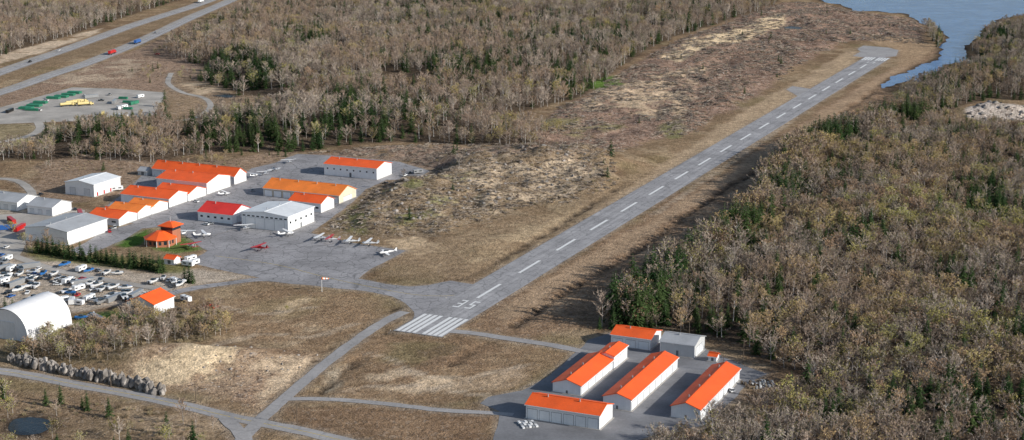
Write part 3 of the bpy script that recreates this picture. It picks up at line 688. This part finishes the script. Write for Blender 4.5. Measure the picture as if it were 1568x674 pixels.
# storage yard
YP=GP([(5,396),(90,402),(240,428),(300,424),(262,456),(190,470),(120,474),(40,462),(-15,460),(-15,400)])
kinds=[('boat',PW)]*8+[('boat',PT)]*3+[('car',PS),('car',PK),('car',PW),('car',PR),('car',PB),('pickup',PW),('pickup',PK),('camper',PW),('camper',PW),('camper',PW),('container',PS),('boat',PS)]
random.seed(5)
for r in range(13):
    for q in range(32):
        p=np.array(G(-15,396))+V*(q*4.6+random.uniform(-1.5,1.5))+U*(-(r*7.8)+random.uniform(-2.4,2.4))+V*r*3
        X1=np.array([p[0]]);Y1=np.array([p[1]])
        if sdist(YP,X1,Y1)[0]>-2 or ldist(ROADW[10][1],X1,Y1)[0]<5.5 or random.random()<.15+.45*(fbm(X1,Y1,22,99)[0]>.58): continue
        k,pt=random.choice(kinds); veh(k,pt,0,0,RD+random.choice((0,math.pi))+random.gauss(0,.35)+(random.choice((0,1.5)) if random.random()<.3 else 0),None,random.uniform(1,1.4) if k=='boat' else 1.,(p[0],p[1]),.18)
for x,y,p,k in ((18,341,PR,'container'),(30,352,PR,'container'),(8,352,PB,'container'),(288,408,PW,'camper'),(297,406,PW,'camper'),(275,400,PR,'car'),(262,397,PW,'car'),(315,345,PW,'car'),(322,344,PS,'car'),(145,357,PW,'car'),(330,472,PR,'car'),(318,470,PR,'pickup'),(300,310,PW,'car'),(387,293,PS,'car'),(620,270,PW,'pickup'),(628,266,PK,'car'),(606,286,PB,'pickup'),(1120,600,PW,'car'),(1040,660,PS,'pickup'),(115,322,PK,'car'),(123,330,PR,'container'),(10,380,PW,'car'),(3,392,PB,'car'),(180,292,PW,'camper'),(62,300,PK,'pickup'),(590,282,PK,'car'),(292,400,PW,'camper'),(172,352,PS,'car'),(168,356,PR,'car'),(176,350,PW,'pickup'),(640,266,PS,'camper'),(140,486,PW,'boat'),(150,492,PS,'container'),(125,490,PT,'boat'),(270,476,PK,'pickup'),(285,462,PW,'camper')): 
    veh(k,p,x,y,random.uniform(0,3.1))
# aircraft
def plane_mesh(p1,p2,low=False):
    mb=MB(); S=[]
    for x,r,zc in ((3.3,.35,1.35),(2.6,.55,1.4),(1.2,.62,1.5),(.2,.68,1.65),(-1.2,.55,1.6),(-3.2,.28,1.65),(-4.6,.10,1.75)):
        S.append([(x,r*math.cos(t)*.85,zc+r*math.sin(t)) for t in [2*math.pi*k/8 for k in range(8)]])
    mb.loft(S,0)
    zw=1.05 if low else 2.28
    for s in (-1,1):
        mb.mesh([(1.2,0,zw),(-.5,0,zw),(-.15,s*5.5,zw+.25),(.95,s*5.5,zw+.25),(1.2,0,zw+.18),(-.5,0,zw+.12),(-.15,s*5.5,zw+.3),(.95,s*5.5,zw+.34)],[(0,1,2,3),(4,5,6,7),(0,1,5,4),(1,2,6,5),(2,3,7,6),(3,0,4,7)],1)
        mb.mesh([(-3.9,0,1.8),(-4.8,0,1.8),(-4.9,s*1.8,1.85),(-4.3,s*1.8,1.85),(-3.9,0,1.9),(-4.8,0,1.88),(-4.9,s*1.8,1.92),(-4.3,s*1.8,1.92)],[(0,1,2,3),(4,5,6,7),(0,1,5,4),(1,2,6,5),(2,3,7,6),(3,0,4,7)],1)
        if not low: mb.tube((.5,s*.5,1.15),(.4,s*2.6,2.35),.06,.05,5,0)
        mb.tube((.1,s*.4,1.1),(-.1,s*1.2,.35),.07,.05,5,0); mb.tube((-.1,s*1.2-.09,.3),(-.1,s*1.2+.09,.3),.3,.3,8,3)
    mb.prof([(-3.7,1.8),(-5,1.8),(-5.2,3.2),(-4.6,3.2)],-.05,.05,0)
    mb.tube((2.6,0,.9),(2.7,0,.3),.06,.05,5,0); mb.tube((2.7,-.08,.27),(2.7,.08,.27),.25,.25,8,3)
    mb.prof([(1.5,1.95),(.9,2.32),(-.6,2.3),(-1.2,2.05)],-.5,.5,2)
    mb.tube((3.3,0,1.35),(3.65,0,1.35),.2,.04,8,1); mb.box(3.5,3.55,-.1,.1,.4,2.3,3)
    return mb.data('plane_mesh',[p1,p2,GLASS,RUB])
PM=[plane_mesh(PR,PR),plane_mesh(PW,PW),plane_mesh(PW,PR),plane_mesh(PW,PW,True)]
for x,y,k,a in ((397,384,0,2.6),(592,391,3,3.5),(565,377,1,2.9),(536,374,1,3.0),(506,371,2,2.9),(490,369,1,2.8),(375,352,1,1.9),(440,362,1,.6),(283,361,1,1.5),(312,364,1,.4),(293,381,2,2.2),(405,268,1,2.0),(420,262,3,2.3),(442,250,1,1.8),(345,300,1,.7),(390,272,1,1.1)):
    g=G(x,y); obj('light_aircraft',PM[k],None,(g[0],g[1],.22),a,1.2 if y>340 else 1.0)
# windsock, poles, lights, wires, materials stack
g=G(493,447); mb=MB(); mb.tube((0,0,0),(0,0,6),.12,.08,6,0)
for i in range(5): mb.tube((i*.7,0,6-.12*i),((i+1)*.7,0,6-.12*(i+1)),.5-.06*i,.44-.06*i,8,i%2+1,False)
obj('windsock',mb.data('windsock',[PW,PO,PW]),None,(*g,0),.6,1.2)
def pole(x,y,h=9,name='utility_pole'):
    mb=MB(); mb.tube((0,0,0),(0,0,h),.2,.13,7); mb.box(-1.2,1.2,-.08,.08,h-.9,h-.75)
    for k in (-1,0,1): mb.tube((k,0,h-.75),(k,0,h-.5),.07,.07,5)
    g=G(x,y); obj(name,mb.data(name,[WOOD]),None,(*g,0),ROT+.5)
pole(1138,558,12); pole(1055,520,10); pole(1107,570,8)
for x,y in ((60,570),(170,592),(300,617),(455,650)): pole(x,y,9)
g=G(808,652); mb=MB()
for i in range(5):
    for j in range(3): mb.box(-3+i*1.4,-2+i*1.4,-3+j*2.6,-.8+j*2.6,.0+.0,.5+.15*((i+j)%3),(i+j)%2)
obj('building_panel_stack',mb.data('building_panel_stack',[PW,PS]),None,(*g,.1),.3)
g=G(1150,598); mb=MB()
for i in range(7):
    for j in range(5): 
        if random.random()<.8:
            a_=random.uniform(0,1.4); mb.box(i*2+a_,i*2+.9+a_,j*2,j*2+random.uniform(.8,1.7),0,random.uniform(.4,1.5),random.randint(0,2),.1,.1)
obj('salvage_pile',mb.data('salvage_pile',[GWALL,PS,WOOD]),None,(*g,.1),.4)
mb=MB()
for s in (-1,1):
    t=RW_A
    while t<RW_B:
        x=s*(HW+1.5); mb.tube((x,t,0),(x,t,.5),.1,.1,6,0); mb.tube((x,t,.5),(x,t,.8),.16,.08,6,1); t+=60
obj('runway_edge_lights',mb.data('runway_edge_lights',[PW,PY]),None,(P0[0],P0[1],.0),ROT)
# ---------------------------------------------------------------- vegetation prototypes
def treemat(name,c1,c2,tintc=None,var=.3,trans=0.):
    m,nt,b=nmd(name)
    oi=nt.nodes.new('ShaderNodeObjectInfo'); c=mix(nt,oi.outputs['Random'],c1,c2)
    ta=nt.nodes.new('ShaderNodeAttribute'); ta.attribute_type='INSTANCER'; ta.attribute_name='tint'
    if tintc: c=mix(nt,math_(nt,'MULTIPLY',ta.outputs['Fac'],.7),c,tintc)
    co=objco(nt); f=noise(nt,co,.5,1,.6,.3,.7,1-var,1+var); c=scalec(nt,c,f)
    nt.links.new(c,b.inputs['Color']); return m
BARK=treemat('bark_grey',(.26,.23,.205),(.50,.46,.42))
BIRCH=treemat('bark_pale',(.66,.64,.60),(.52,.49,.46))
TWIG=treemat('twigs_grey_brown',(.19,.148,.118),(.52,.435,.365),(.37,.265,.195))
BUD=treemat('spring_buds',(.46,.41,.14),(.28,.28,.09),(.44,.33,.15))
BUDR=treemat('maple_buds',(.46,.30,.18),(.30,.20,.13),(.46,.35,.16))
NEED=treemat('conifer_needles',(.028,.058,.022),(.055,.09,.032),(.07,.10,.036),.4)
DRYG=treemat('dry_brush',(.32,.24,.16),(.40,.32,.2),(.23,.20,.11))
def bare(seed,h,cr,ntw=430,leaf=0,base=.28,lz=.24,rnd=False):
    r=random.Random(seed); mb=MB(); R=.018*h
    px,py=0,0; pts=[(0,0,-.5)]; top=.78 if rnd else .93
    for k in range(1,6):
        px+=r.uniform(-.2,.2);py+=r.uniform(-.2,.2); pts.append((px,py,h*top*k/5))
    for k in range(5): mb.tube(pts[k],pts[k+1],R*(1-k*.17),R*(1-(k+1)*.17),5,0,False)
    tips=[]; nl=13 if rnd else 12
    for i in range(nl):
        f=base+(top-.01-base)*i/(nl-1); f=max(base,min(top-.005,f+r.uniform(-.04,.04))); az=i*2.4+r.uniform(-.5,.5)
        j=f*h; tt=f/top*5; k=min(4,int(tt)); a=Vector(pts[k]).lerp(Vector(pts[k+1]),tt-k)
        u=max(0.,(f-base)/(1-base)); L=cr*(1.0-.62*u**1.6)*r.uniform(.75,1.15)*(.75+.45*math.sin(math.pi*min(1,u+.25)))
        el=(r.uniform(.3,.6)+u*.6) if rnd else (r.uniform(.45,.8)+u*.35)
        p=a; d=Vector((math.cos(az)*math.cos(el),math.sin(az)*math.cos(el),math.sin(el)))
        rr=R*.45*(1-u*.5)
        for s in range(3):
            q=p+d*L/2.4; q.z=min(q.z,h*1.02); mb.tube(p,q,rr*(1-s*.3),max(.01,rr*(.7-s*.3)+.01),3,0,False)
            for _ in range(2):
                dd=(d+Vector((r.uniform(-.9,.9),r.uniform(-.9,.9),r.uniform(-.1,.7)))).normalized(); e=q+dd*L*.38
                mb.tube(q,e,rr*.4,.02,3,0,False); tips.append((q,e))
            tips.append((p.copy(),q.copy())); p=q; d=(d+Vector((r.uniform(-.35,.35),r.uniform(-.35,.35),r.uniform(0,.35)))).normalized()
    for i in range(ntw):
        a,b_=tips[r.randrange(len(tips))]; t=r.uniform(.2,1.05); p=a.lerp(b_,t); d=(b_-a).normalized()
        up=(-.35,.8) if rnd else (-.15,1.1)
        d=(d*.6+Vector((r.uniform(-1,1),r.uniform(-1,1),r.uniform(*up)))).normalized()
        L=r.uniform(.6,1.4 if rnd else 1.7)*(h/12); s=d.cross(Vector((r.uniform(-1,1),r.uniform(-1,1),r.uniform(-1,1)))).normalized()*r.uniform(.07,.15)
        mb.face([p-s,p+s,p+d*L],1)
        if leaf and r.random()<leaf:
            for _ in range(2):
                c_=p+d*L*r.uniform(.5,1.1); u_=Vector((r.uniform(-1,1),r.uniform(-1,1),r.uniform(-1,1))).normalized(); v_=u_.orthogonal().normalized(); z=r.uniform(.10,lz)
                mb.face([c_-u_*z,c_-v_*z*.8,c_+u_*z,c_+v_*z*.8],2)
    return mb
def conifer(seed,h,R,irr=.2,base=.1):
    r=random.Random(seed); mb=MB(); mb.tube((0,0,-.5),(0,0,h*.97),.016*h,.02,6,0,False)
    n=int(h*1.7)
    for i in range(n):
        f=base+(1-base)*i/n; z=f*h; rad=R*(1-f)**.8*(1+r.uniform(-irr,irr))+.15; nb=8 if f<.8 else 5
        for k in range(nb):
            az=2*math.pi*k/nb+r.uniform(-.4,.4)+i; L=rad*r.uniform(.7,1.15)
            d=Vector((math.cos(az),math.sin(az),0)); s=Vector((-d.y,d.x,0)); zz=z+r.uniform(-.3,.3)
            for q in range(3):
                t0=q/3*.9; w=(.42-.08*q)*(.5+L*.28)*r.uniform(.8,1.2)
                p=d*L*t0+Vector((0,0,zz-.18*L*t0)); e=d*L*(t0+.42)+Vector((0,0,zz-.30*L*(t0+.3)+r.uniform(-.1,.15)))
                tw=Vector((0,0,r.uniform(-.35,.35)))
                mb.face([p,p.lerp(e,.5)+s*w+tw*w,e,p.lerp(e,.5)-s*w-tw*w],1)
    return mb
def shrub(seed,h):
    r=random.Random(seed); mb=MB()
    for i in range(9):
        az=r.uniform(0,6.28); e=(math.cos(az)*h*.45,math.sin(az)*h*.45,h*r.uniform(.5,.9)); mb.tube((0,0,-.2),e,.05,.02,3,0,False)
    for i in range(170):
        az=r.uniform(0,6.28); rr=h*.55*math.sqrt(r.random()); p=Vector((math.cos(az)*rr,math.sin(az)*rr,r.uniform(.05,.8)*h*(1-.4*rr/h)))
        d=Vector((math.cos(az)*.5+r.uniform(-.5,.5),math.sin(az)*.5+r.uniform(-.5,.5),r.uniform(.3,1.2))).normalized(); s=d.orthogonal().normalized()*r.uniform(.04,.1)
        mb.face([p-s,p+s,p+d*h*.35],1)
    return mb
def brushpile(seed):
    r=random.Random(seed); mb=MB()
    for i in range(16):
        a=r.uniform(0,6.28); c_=Vector((r.uniform(-1.6,1.6),r.uniform(-1.2,1.2),r.uniform(.05,.5))); d=Vector((math.cos(a),math.sin(a),r.uniform(-.08,.25)))*r.uniform(1,2.6)
        mb.tube(c_-d,c_+d,r.uniform(.06,.2),.04,4,r.randint(0,1),True)
    return mb
def rockmesh(seed,sx=1,sy=.8,sz=.7):
    import bmesh
    r=random.Random(seed); bm_=bmesh.new(); bmesh.ops.create_icosphere(bm_,subdivisions=2,radius=1)
    pl=[Vector((r.uniform(-1,1),r.uniform(-1,1),r.uniform(-.4,1))).normalized() for _ in range(9)]; dd=[r.uniform(.5,.85) for _ in pl]
    for v in bm_.verts:
        for n_,d_ in zip(pl,dd):
            k=v.co.dot(n_)
            if k>d_: v.co-=n_*(k-d_)
        v.co*=r.uniform(.95,1.05); v.co=Vector((v.co.x*sx,v.co.y*sy,v.co.z*sz))
    me=bpy.data.meshes.new('rock'); bm_.to_mesh(me); bm_.free(); return me
ROCK=treemat('granite_rock',(.26,.225,.205),(.40,.36,.33),(.2,.19,.17),.35)
RCUT=treemat('rock_cut_stone',(.20,.18,.165),(.38,.345,.315),(.13,.12,.11),.5)
PALL=M_('dead_wood',(.42,.35,.28),.9,.25)
def coll(name,items):
    c=bpy.data.collections.new(name)
    for n,me in items:
        o=bpy.data.objects.new(n,me); c.objects.link(o)
    return c
protos=[]
for i in range(4): protos.append(('bare_maple_tree_%d'%i,bare(10+i,11.5+i*.6,3.6+.25*i).data('bare_tree',[BARK,TWIG,BUD])))
for i in range(4): protos.append(('oak_bare_tree_%d'%i,bare(20+i,10.5+i*.5,4.4+.25*i,520,.12,.30,.22,True).data('bare_tree',[BARK,TWIG,BUD])))
for i in range(3): protos.append(('birch_tree_%d'%i,bare(30+i,13,2.2,260,.25,.42).data('birch_tree',[BIRCH,TWIG,BUD])))
for i in range(3): protos.append(('budding_tree_%d'%i,bare(40+i,11,4.0,430,.9,.25,.32,True).data('budding_tree',[BARK,TWIG,BUD])))
for i in range(3): protos.append(('budding_tree_r%d'%i,bare(50+i,11,4.2,430,.85,.25,.3,True).data('budding_tree',[BARK,TWIG,BUDR])))
for i in range(3): protos.append(('conifer_tree_%d'%i,conifer(60+i,13+i,3.1+.3*i,.25+.1*i,.04).data('conifer_tree',[BARK,NEED])))
for i in range(2): protos.append(('shrub_%d'%i,shrub(70+i,2.4).data('shrub',[BARK,DRYG])))
TREES=coll('forest_tree_kinds',protos)
order=sorted(n for n,_ in protos)
IDX={k:[i for i,n in enumerate(order) if n.startswith(k)] for k in ('bare','oak','birch','budding_tree_r','budding','conifer','shrub')}
IDX['budding']=[i for i in IDX['budding'] if i not in IDX['budding_tree_r']]
DEB=coll('debris_kinds',[('brush_%d'%i,brushpile(80+i).data('brush',[WOOD,PALL])) for i in range(4)])
rk=[];rk2=[]
for i in range(4):
    me=rockmesh(90+i); me.materials.append(ROCK); rk.append(('rock_%d'%i,me))
    me=rockmesh(190+i,.75,.8,1.25); me.materials.append(RCUT); rk2.append(('cut_rock_%d'%i,me))
ROCKS=coll('rock_kinds',rk); CUTS=coll('cut_rock_kinds',rk2)
def scatter(name,pts,cl,idx,sc,rot,tint):
    me=bpy.data.meshes.new(name); me.from_pydata([tuple(p) for p in pts],[],[])
    for an,tp,v in (('pidx','INT',idx),('psc','FLOAT',sc),('prot','FLOAT',rot),('tint','FLOAT',tint)):
        a=me.attributes.new(an,tp,'POINT'); a.data.foreach_set('value',np.asarray(v,np.int32 if tp=='INT' else np.float32))
    o=obj(name,me)
    ng=bpy.data.node_groups.new(name,'GeometryNodeTree')
    ng.interface.new_socket('Geometry',in_out='INPUT',socket_type='NodeSocketGeometry'); ng.interface.new_socket('Geometry',in_out='OUTPUT',socket_type='NodeSocketGeometry')
    N=ng.nodes; L=ng.links
    gi=N.new('NodeGroupInput'); go=N.new('NodeGroupOutput'); ci=N.new('GeometryNodeCollectionInfo'); ip=N.new('GeometryNodeInstanceOnPoints')
    ci.inputs['Collection'].default_value=cl; ci.inputs['Separate Children'].default_value=True; ci.inputs['Reset Children'].default_value=True
    def na(n_,t):
        x=N.new('GeometryNodeInputNamedAttribute'); x.data_type=t; x.inputs['Name'].default_value=n_; return x.outputs['Attribute']
    L.new(gi.outputs[0],ip.inputs['Points']); L.new(ci.outputs[0],ip.inputs['Instance']); ip.inputs['Pick Instance'].default_value=True
    L.new(na('pidx','INT'),ip.inputs['Instance Index'])
    cx=N.new('ShaderNodeCombineXYZ'); L.new(na('prot','FLOAT'),cx.inputs['Z']); L.new(cx.outputs[0],ip.inputs['Rotation'])
    cs=N.new('ShaderNodeCombineXYZ'); s_=na('psc','FLOAT')
    for k in range(3): L.new(s_,cs.inputs[k])
    L.new(cs.outputs[0],ip.inputs['Scale']); L.new(ip.outputs[0],go.inputs[0])
    md=o.modifiers.new('scatter','NODES'); md.node_group=ng; return o
def sample(poly,sp,edge=5,keep=.0,clear=2.5):
    g=GP(poly); lo=g.min(0);hi=g.max(0); lo=np.maximum(lo,(-1000,520)); hi=np.minimum(hi,(1150,2440))
    gx,gy=np.meshgrid(np.arange(lo[0],hi[0],sp),np.arange(lo[1],hi[1],sp)); gx=gx.ravel()+rng.uniform(-.48,.48,gx.size)*sp; gy=gy.ravel()+rng.uniform(-.48,.48,gy.size)*sp
    sd=sdist(g,gx,gy)+(fbm(gx,gy,20,41)-.5)*edge*3
    k=(sd<0)&(fbm(gx,gy,35,44)>keep)&(np.abs(gx)<gy*.345+25); gx,gy=gx[k],gy[k]
    k=(pavedist(gx,gy)>clear)&(waterdist(gx,gy)>3)
    for c in CLEAR: k&=sdist(GP(c),gx,gy)+(fbm(gx,gy,15,46)-.5)*25>0
    for f in FOOT: k&=sdist(f,gx,gy)>3.5
    return gx[k],gy[k]
def pick(names,n): 
    return np.array([random.choice(IDX[k]) for k in names])
def plant(name,poly,sp,mixf,smin,smax,edge=5,keep=0.,clear=2.5,hz=True):
    x,y=sample(poly,sp,edge,keep,clear)
    if len(x)==0: return
    z=height(x,y)-.1
    names=mixf(x,y); s=rng.uniform(smin,smax,len(x))*(.85+.3*fbm(x,y,40,55))
    ti=np.clip(ss(.38,.62,fbm(x,y,70,57))+rng.uniform(-.25,.25,len(x)),0,1)
    scatter(name,np.stack([x,y,z],1),TREES,pick(names,len(x)),s,rng.uniform(0,6.28,len(x)),ti); print(name,len(x))
CON2=[GP(p) for p in ([(290,95),(360,88),(430,120),(400,150),(310,135)],[(270,205),(340,190),(480,200),(620,195),(700,205),(620,222),(430,238),(290,228)],[(640,100),(700,95),(780,115),(720,135),(650,125)],[(90,205),(170,200),(230,215),(200,242),(100,240)],[(880,60),(960,50),(960,80),(900,90)],[(430,60),(480,50),(520,75),(460,90)],[(540,150),(600,150),(620,170),(560,175)])]
CON3=[GP(p) for p in ([(915,508),(960,450),(1035,430),(1040,460),(1010,505)],[(1270,285),(1310,270),(1320,300),(1290,310)],[(1180,300),(1240,280),(1250,330),(1190,335)],[(1400,150),(1440,120),(1480,125),(1440,178),(1380,180)],[(1440,300),(1520,290),(1568,350),(1480,370)],[(1290,380),(1340,370),(1350,400),(1300,410)],[(1150,470),(1200,460),(1220,490),(1170,500)],[(1420,440),(1470,430),(1480,460),(1430,470)],[(1240,640),(1300,630),(1320,660),(1250,670)])]
def mix_general(cons,pc,pb,pbud,pr,pin=.45,main='bare'):
    def f(x,y):
        n=len(x); r=rng.random(n); inc=np.zeros(n,bool)
        for c in cons: inc|=(sdist(c,x,y)+(fbm(x,y,12,61)-.5)*20<0)
        cn=fbm(x,y,45,63); bn=fbm(x,y,60,65); out=[]
        r2=rng.random(n); r3=rng.random(n)
        pcn=np.where(inc,pin,pc*np.clip((cn-.42)*9,0.15,2.6))
        pbn=pbud*np.clip((bn-.35)*6,.15,2.2)
        for i in range(n):
            if r[i]<pcn[i]: out.append('conifer')
            elif r2[i]<pbn[i]: out.append('budding')
            elif r2[i]<pbn[i]+pr: out.append('budding_tree_r')
            elif r3[i]<pb: out.append('birch')
            elif main=='oak' and r3[i]<.86: out.append('oak')
            elif main!='oak' and r3[i]>.75: out.append('oak')
            else: out.append('bare')
        return out
    return f
plant('forest_trees',F1,9.4,mix_general([],.12,.3,.06,.05),.9,1.25,3)
plant('forest_trees',F2,8.8,mix_general(CON2,.22,.25,.09,.05,.6),.75,1.35,5,.26)
plant('forest_trees',F2B,6.8,mix_general(CON2,.2,.35,.08,.03,.6),.6,1.15,3,.33)
plant('forest_trees',F3,6.8,mix_general(CON3,.17,.08,.26,.24,.8,'oak'),.62,1.12,3,.2)
plant('forest_trees',F3E,4.6,mix_general(CON3,.6,.3,.18,.15,.85,'oak'),1.2,1.7,2,.0,8)
plant('forest_understory',F3E,3.6,lambda x,y:[random.choice(['conifer','oak','budding_tree_r','oak','shrub']) for _ in x],.35,.75,2,.0,8)
plant('forest_trees',F4,7.8,mix_general(CON3,.28,.3,.14,.1,.5),.65,1.1,2)
plant('forest_trees',FI,6,mix_general([],1,.3,.1,.1),.6,1.1,1)
def mshrub(x,y): return [random.choice(['shrub','shrub','shrub','bare','budding_tree_r','budding']) for _ in x]
plant('roadside_brush',BR1,4.0,mshrub,.45,.8,4,.28,3)
def mshrub2(x,y): return [random.choice(['shrub']*8+['bare','budding','conifer']) for _ in x]
plant('roadside_brush',BR2,5.0,mshrub2,.3,.75,4,.36,4)
def ms(x,y): return ['conifer' if random.random()<.012 else 'bare' if random.random()<.05 else 'shrub' for _ in x]
plant('slash_brush',SL,12,ms,.3,.7,4,.35,5)
plant('knoll_brush',KN,8,ms,.3,.7,4,.4,4)
plant('edge_brush',[(860,500),(960,440),(1100,360),(1190,290),(1230,240),(1190,340),(1000,460),(930,510)],6,mshrub2,.25,.5,4,.45,4)
plant('edge_brush',[(20,240),(150,250),(330,236),(450,238),(440,246),(250,262),(60,262)],6,mshrub2,.3,.6,3,.4,3)
plant('median_brush',[(190,110),(250,75),(310,90),(320,140),(260,140)],8,mshrub2,.3,.7,3,.45,4)
plant('yard_brush',[(-20,370),(60,372),(110,384),(50,396),(-20,392)],6,mshrub,.4,.9,2,.35,2)
# debris + rocks
def scat2(name,poly,sp,cl,n,smin,smax,keep,clear=5,edge=4):
    x,y=sample(poly,sp,edge,keep,clear)
    if len(x)==0: return
    scatter(name,np.stack([x,y,height(x,y)],1),cl,rng.integers(0,n,len(x)),rng.uniform(smin,smax,len(x)),rng.uniform(0,6.28,len(x)),rng.random(len(x)))
scat2('logging_debris',SL,6.5,DEB,4,.6,1.6,.42)
scat2('logging_debris',CHURN[0],5.5,DEB,4,.5,1.3,.42,4)
scat2('scattered_rocks',[(480,352),(560,300),(700,245),(850,235),(920,270),(780,315),(600,362)],8,ROCKS,4,.4,2.1,.46)
scat2('scattered_rocks',[(1480,180),(1500,166),(1560,162),(1590,168),(1580,190),(1500,190)],6,ROCKS,4,1.,3.4,.3,3)
scat2('scattered_rocks',SL,16,ROCKS,4,.4,1.6,.45)
scat2('scattered_rocks',SP,7,ROCKS,4,.3,1.1,.45)
scat2('scattered_rocks',[(560,285),(640,268),(625,262),(600,275)],6,ROCKS,4,.8,1.8,.2,2)
# rock cut beside access road
ln=smooth(GP([(18,556),(60,566),(110,576),(160,586),(215,598),(245,606)])); pts=[];sc=[]
r_=resample(ln,1.3)
for i,p in enumerate(r_):
    hh=.6+1.4*float(fbm(np.array([i*1.3]),np.array([0.]),14,77)[0])
    for k in range(4):
        q=p+rng.uniform(-2.4,2.4,2)+np.array([0,2.4]) ; pts.append((q[0],q[1],rng.uniform(0,2.2)*hh)); sc.append(rng.uniform(1.0,2.4))
scatter('rock_cut',pts,CUTS,rng.integers(0,4,len(pts)),sc,rng.uniform(0,6.28,len(pts)),rng.random(len(pts))*.8)
# individual trees : hedge row & solitary conifers
cm=[conifer(200+i,8.5,2.9,.2,.0).data('conifer_mesh',[BARK,NEED]) for i in range(3)]
hl=resample(smooth(GP([(55,387),(110,396),(170,405),(215,412),(252,418)])),2.3)
for i,p in enumerate(hl):
    obj('cedar_tree',cm[i%3],None,(p[0]+random.uniform(-.8,.8),p[1]+random.uniform(-3.5,3.5),0),random.uniform(0,6),random.uniform(.8,1.2))
for x,y,s in ((152,240,2.0),(146,238,1.5),(290,432,1.2),(283,430,1.0),(295,434,.9),(935,256,1.5),(930,280,.9),(700,238,.7),(1002,492,1.7),(990,488,1.6),(978,500,1.4),(1012,482,1.7),(1018,498,1.5),(1024,476,1.4),(20,480,.9),(8,476,.8)):
    g=G(x,y); zz=float(height(np.array([g[0]]),np.array([g[1]]))[0]); obj('spruce_tree',cm[int(x)%3],None,(g[0],g[1],zz),x,s)
bmsh=bare(301,7,3,420,.9).data('budding_tree_mesh',[BARK,TWIG,BUD])
for x,y,s in ((80,672,1.),(175,668,.8),(12,640,1.1),(20,360,1.0),(35,375,.9),(330,515,1.),(315,508,1.),(345,505,.9),(440,478,.4),(8,612,1.1)):
    g=G(x,y); obj('budding_tree',bmsh,None,(g[0],g[1],0),x,s)
# ---------------------------------------------------------------- light, sky, camera
EL=math.radians(24); AZ=math.radians(112)
sd=Vector((math.cos(EL)*math.sin(AZ),math.cos(EL)*math.cos(AZ),math.sin(EL)))
l=bpy.data.lights.new('sun','SUN'); l.energy=5.0; l.angle=math.radians(.5); l.color=(1,.965,.90)
so=bpy.data.objects.new('sun',l); scene.collection.objects.link(so); so.rotation_euler=sd.to_track_quat('Z','Y').to_euler(); so.location=(0,0,500)
w=bpy.data.worlds.new('World'); scene.world=w; w.use_nodes=True; nt=w.node_tree
sk=nt.nodes.new('ShaderNodeTexSky'); sk.sky_type='NISHITA'; sk.sun_disc=False; sk.sun_elevation=EL; sk.sun_rotation=AZ
nt.links.new(sk.outputs[0],nt.nodes['Background'].inputs[0]); nt.nodes['Background'].inputs[1].default_value=.11
cd=bpy.data.cameras.new('camera'); cam=bpy.data.objects.new('camera',cd); scene.collection.objects.link(cam)
cd.sensor_width=36; cd.lens=FP/1568*36; cd.clip_start=1; cd.clip_end=80000
cam.location=(0,0,HC); cam.rotation_euler=(math.radians(90)-TH,0,0); scene.camera=cam
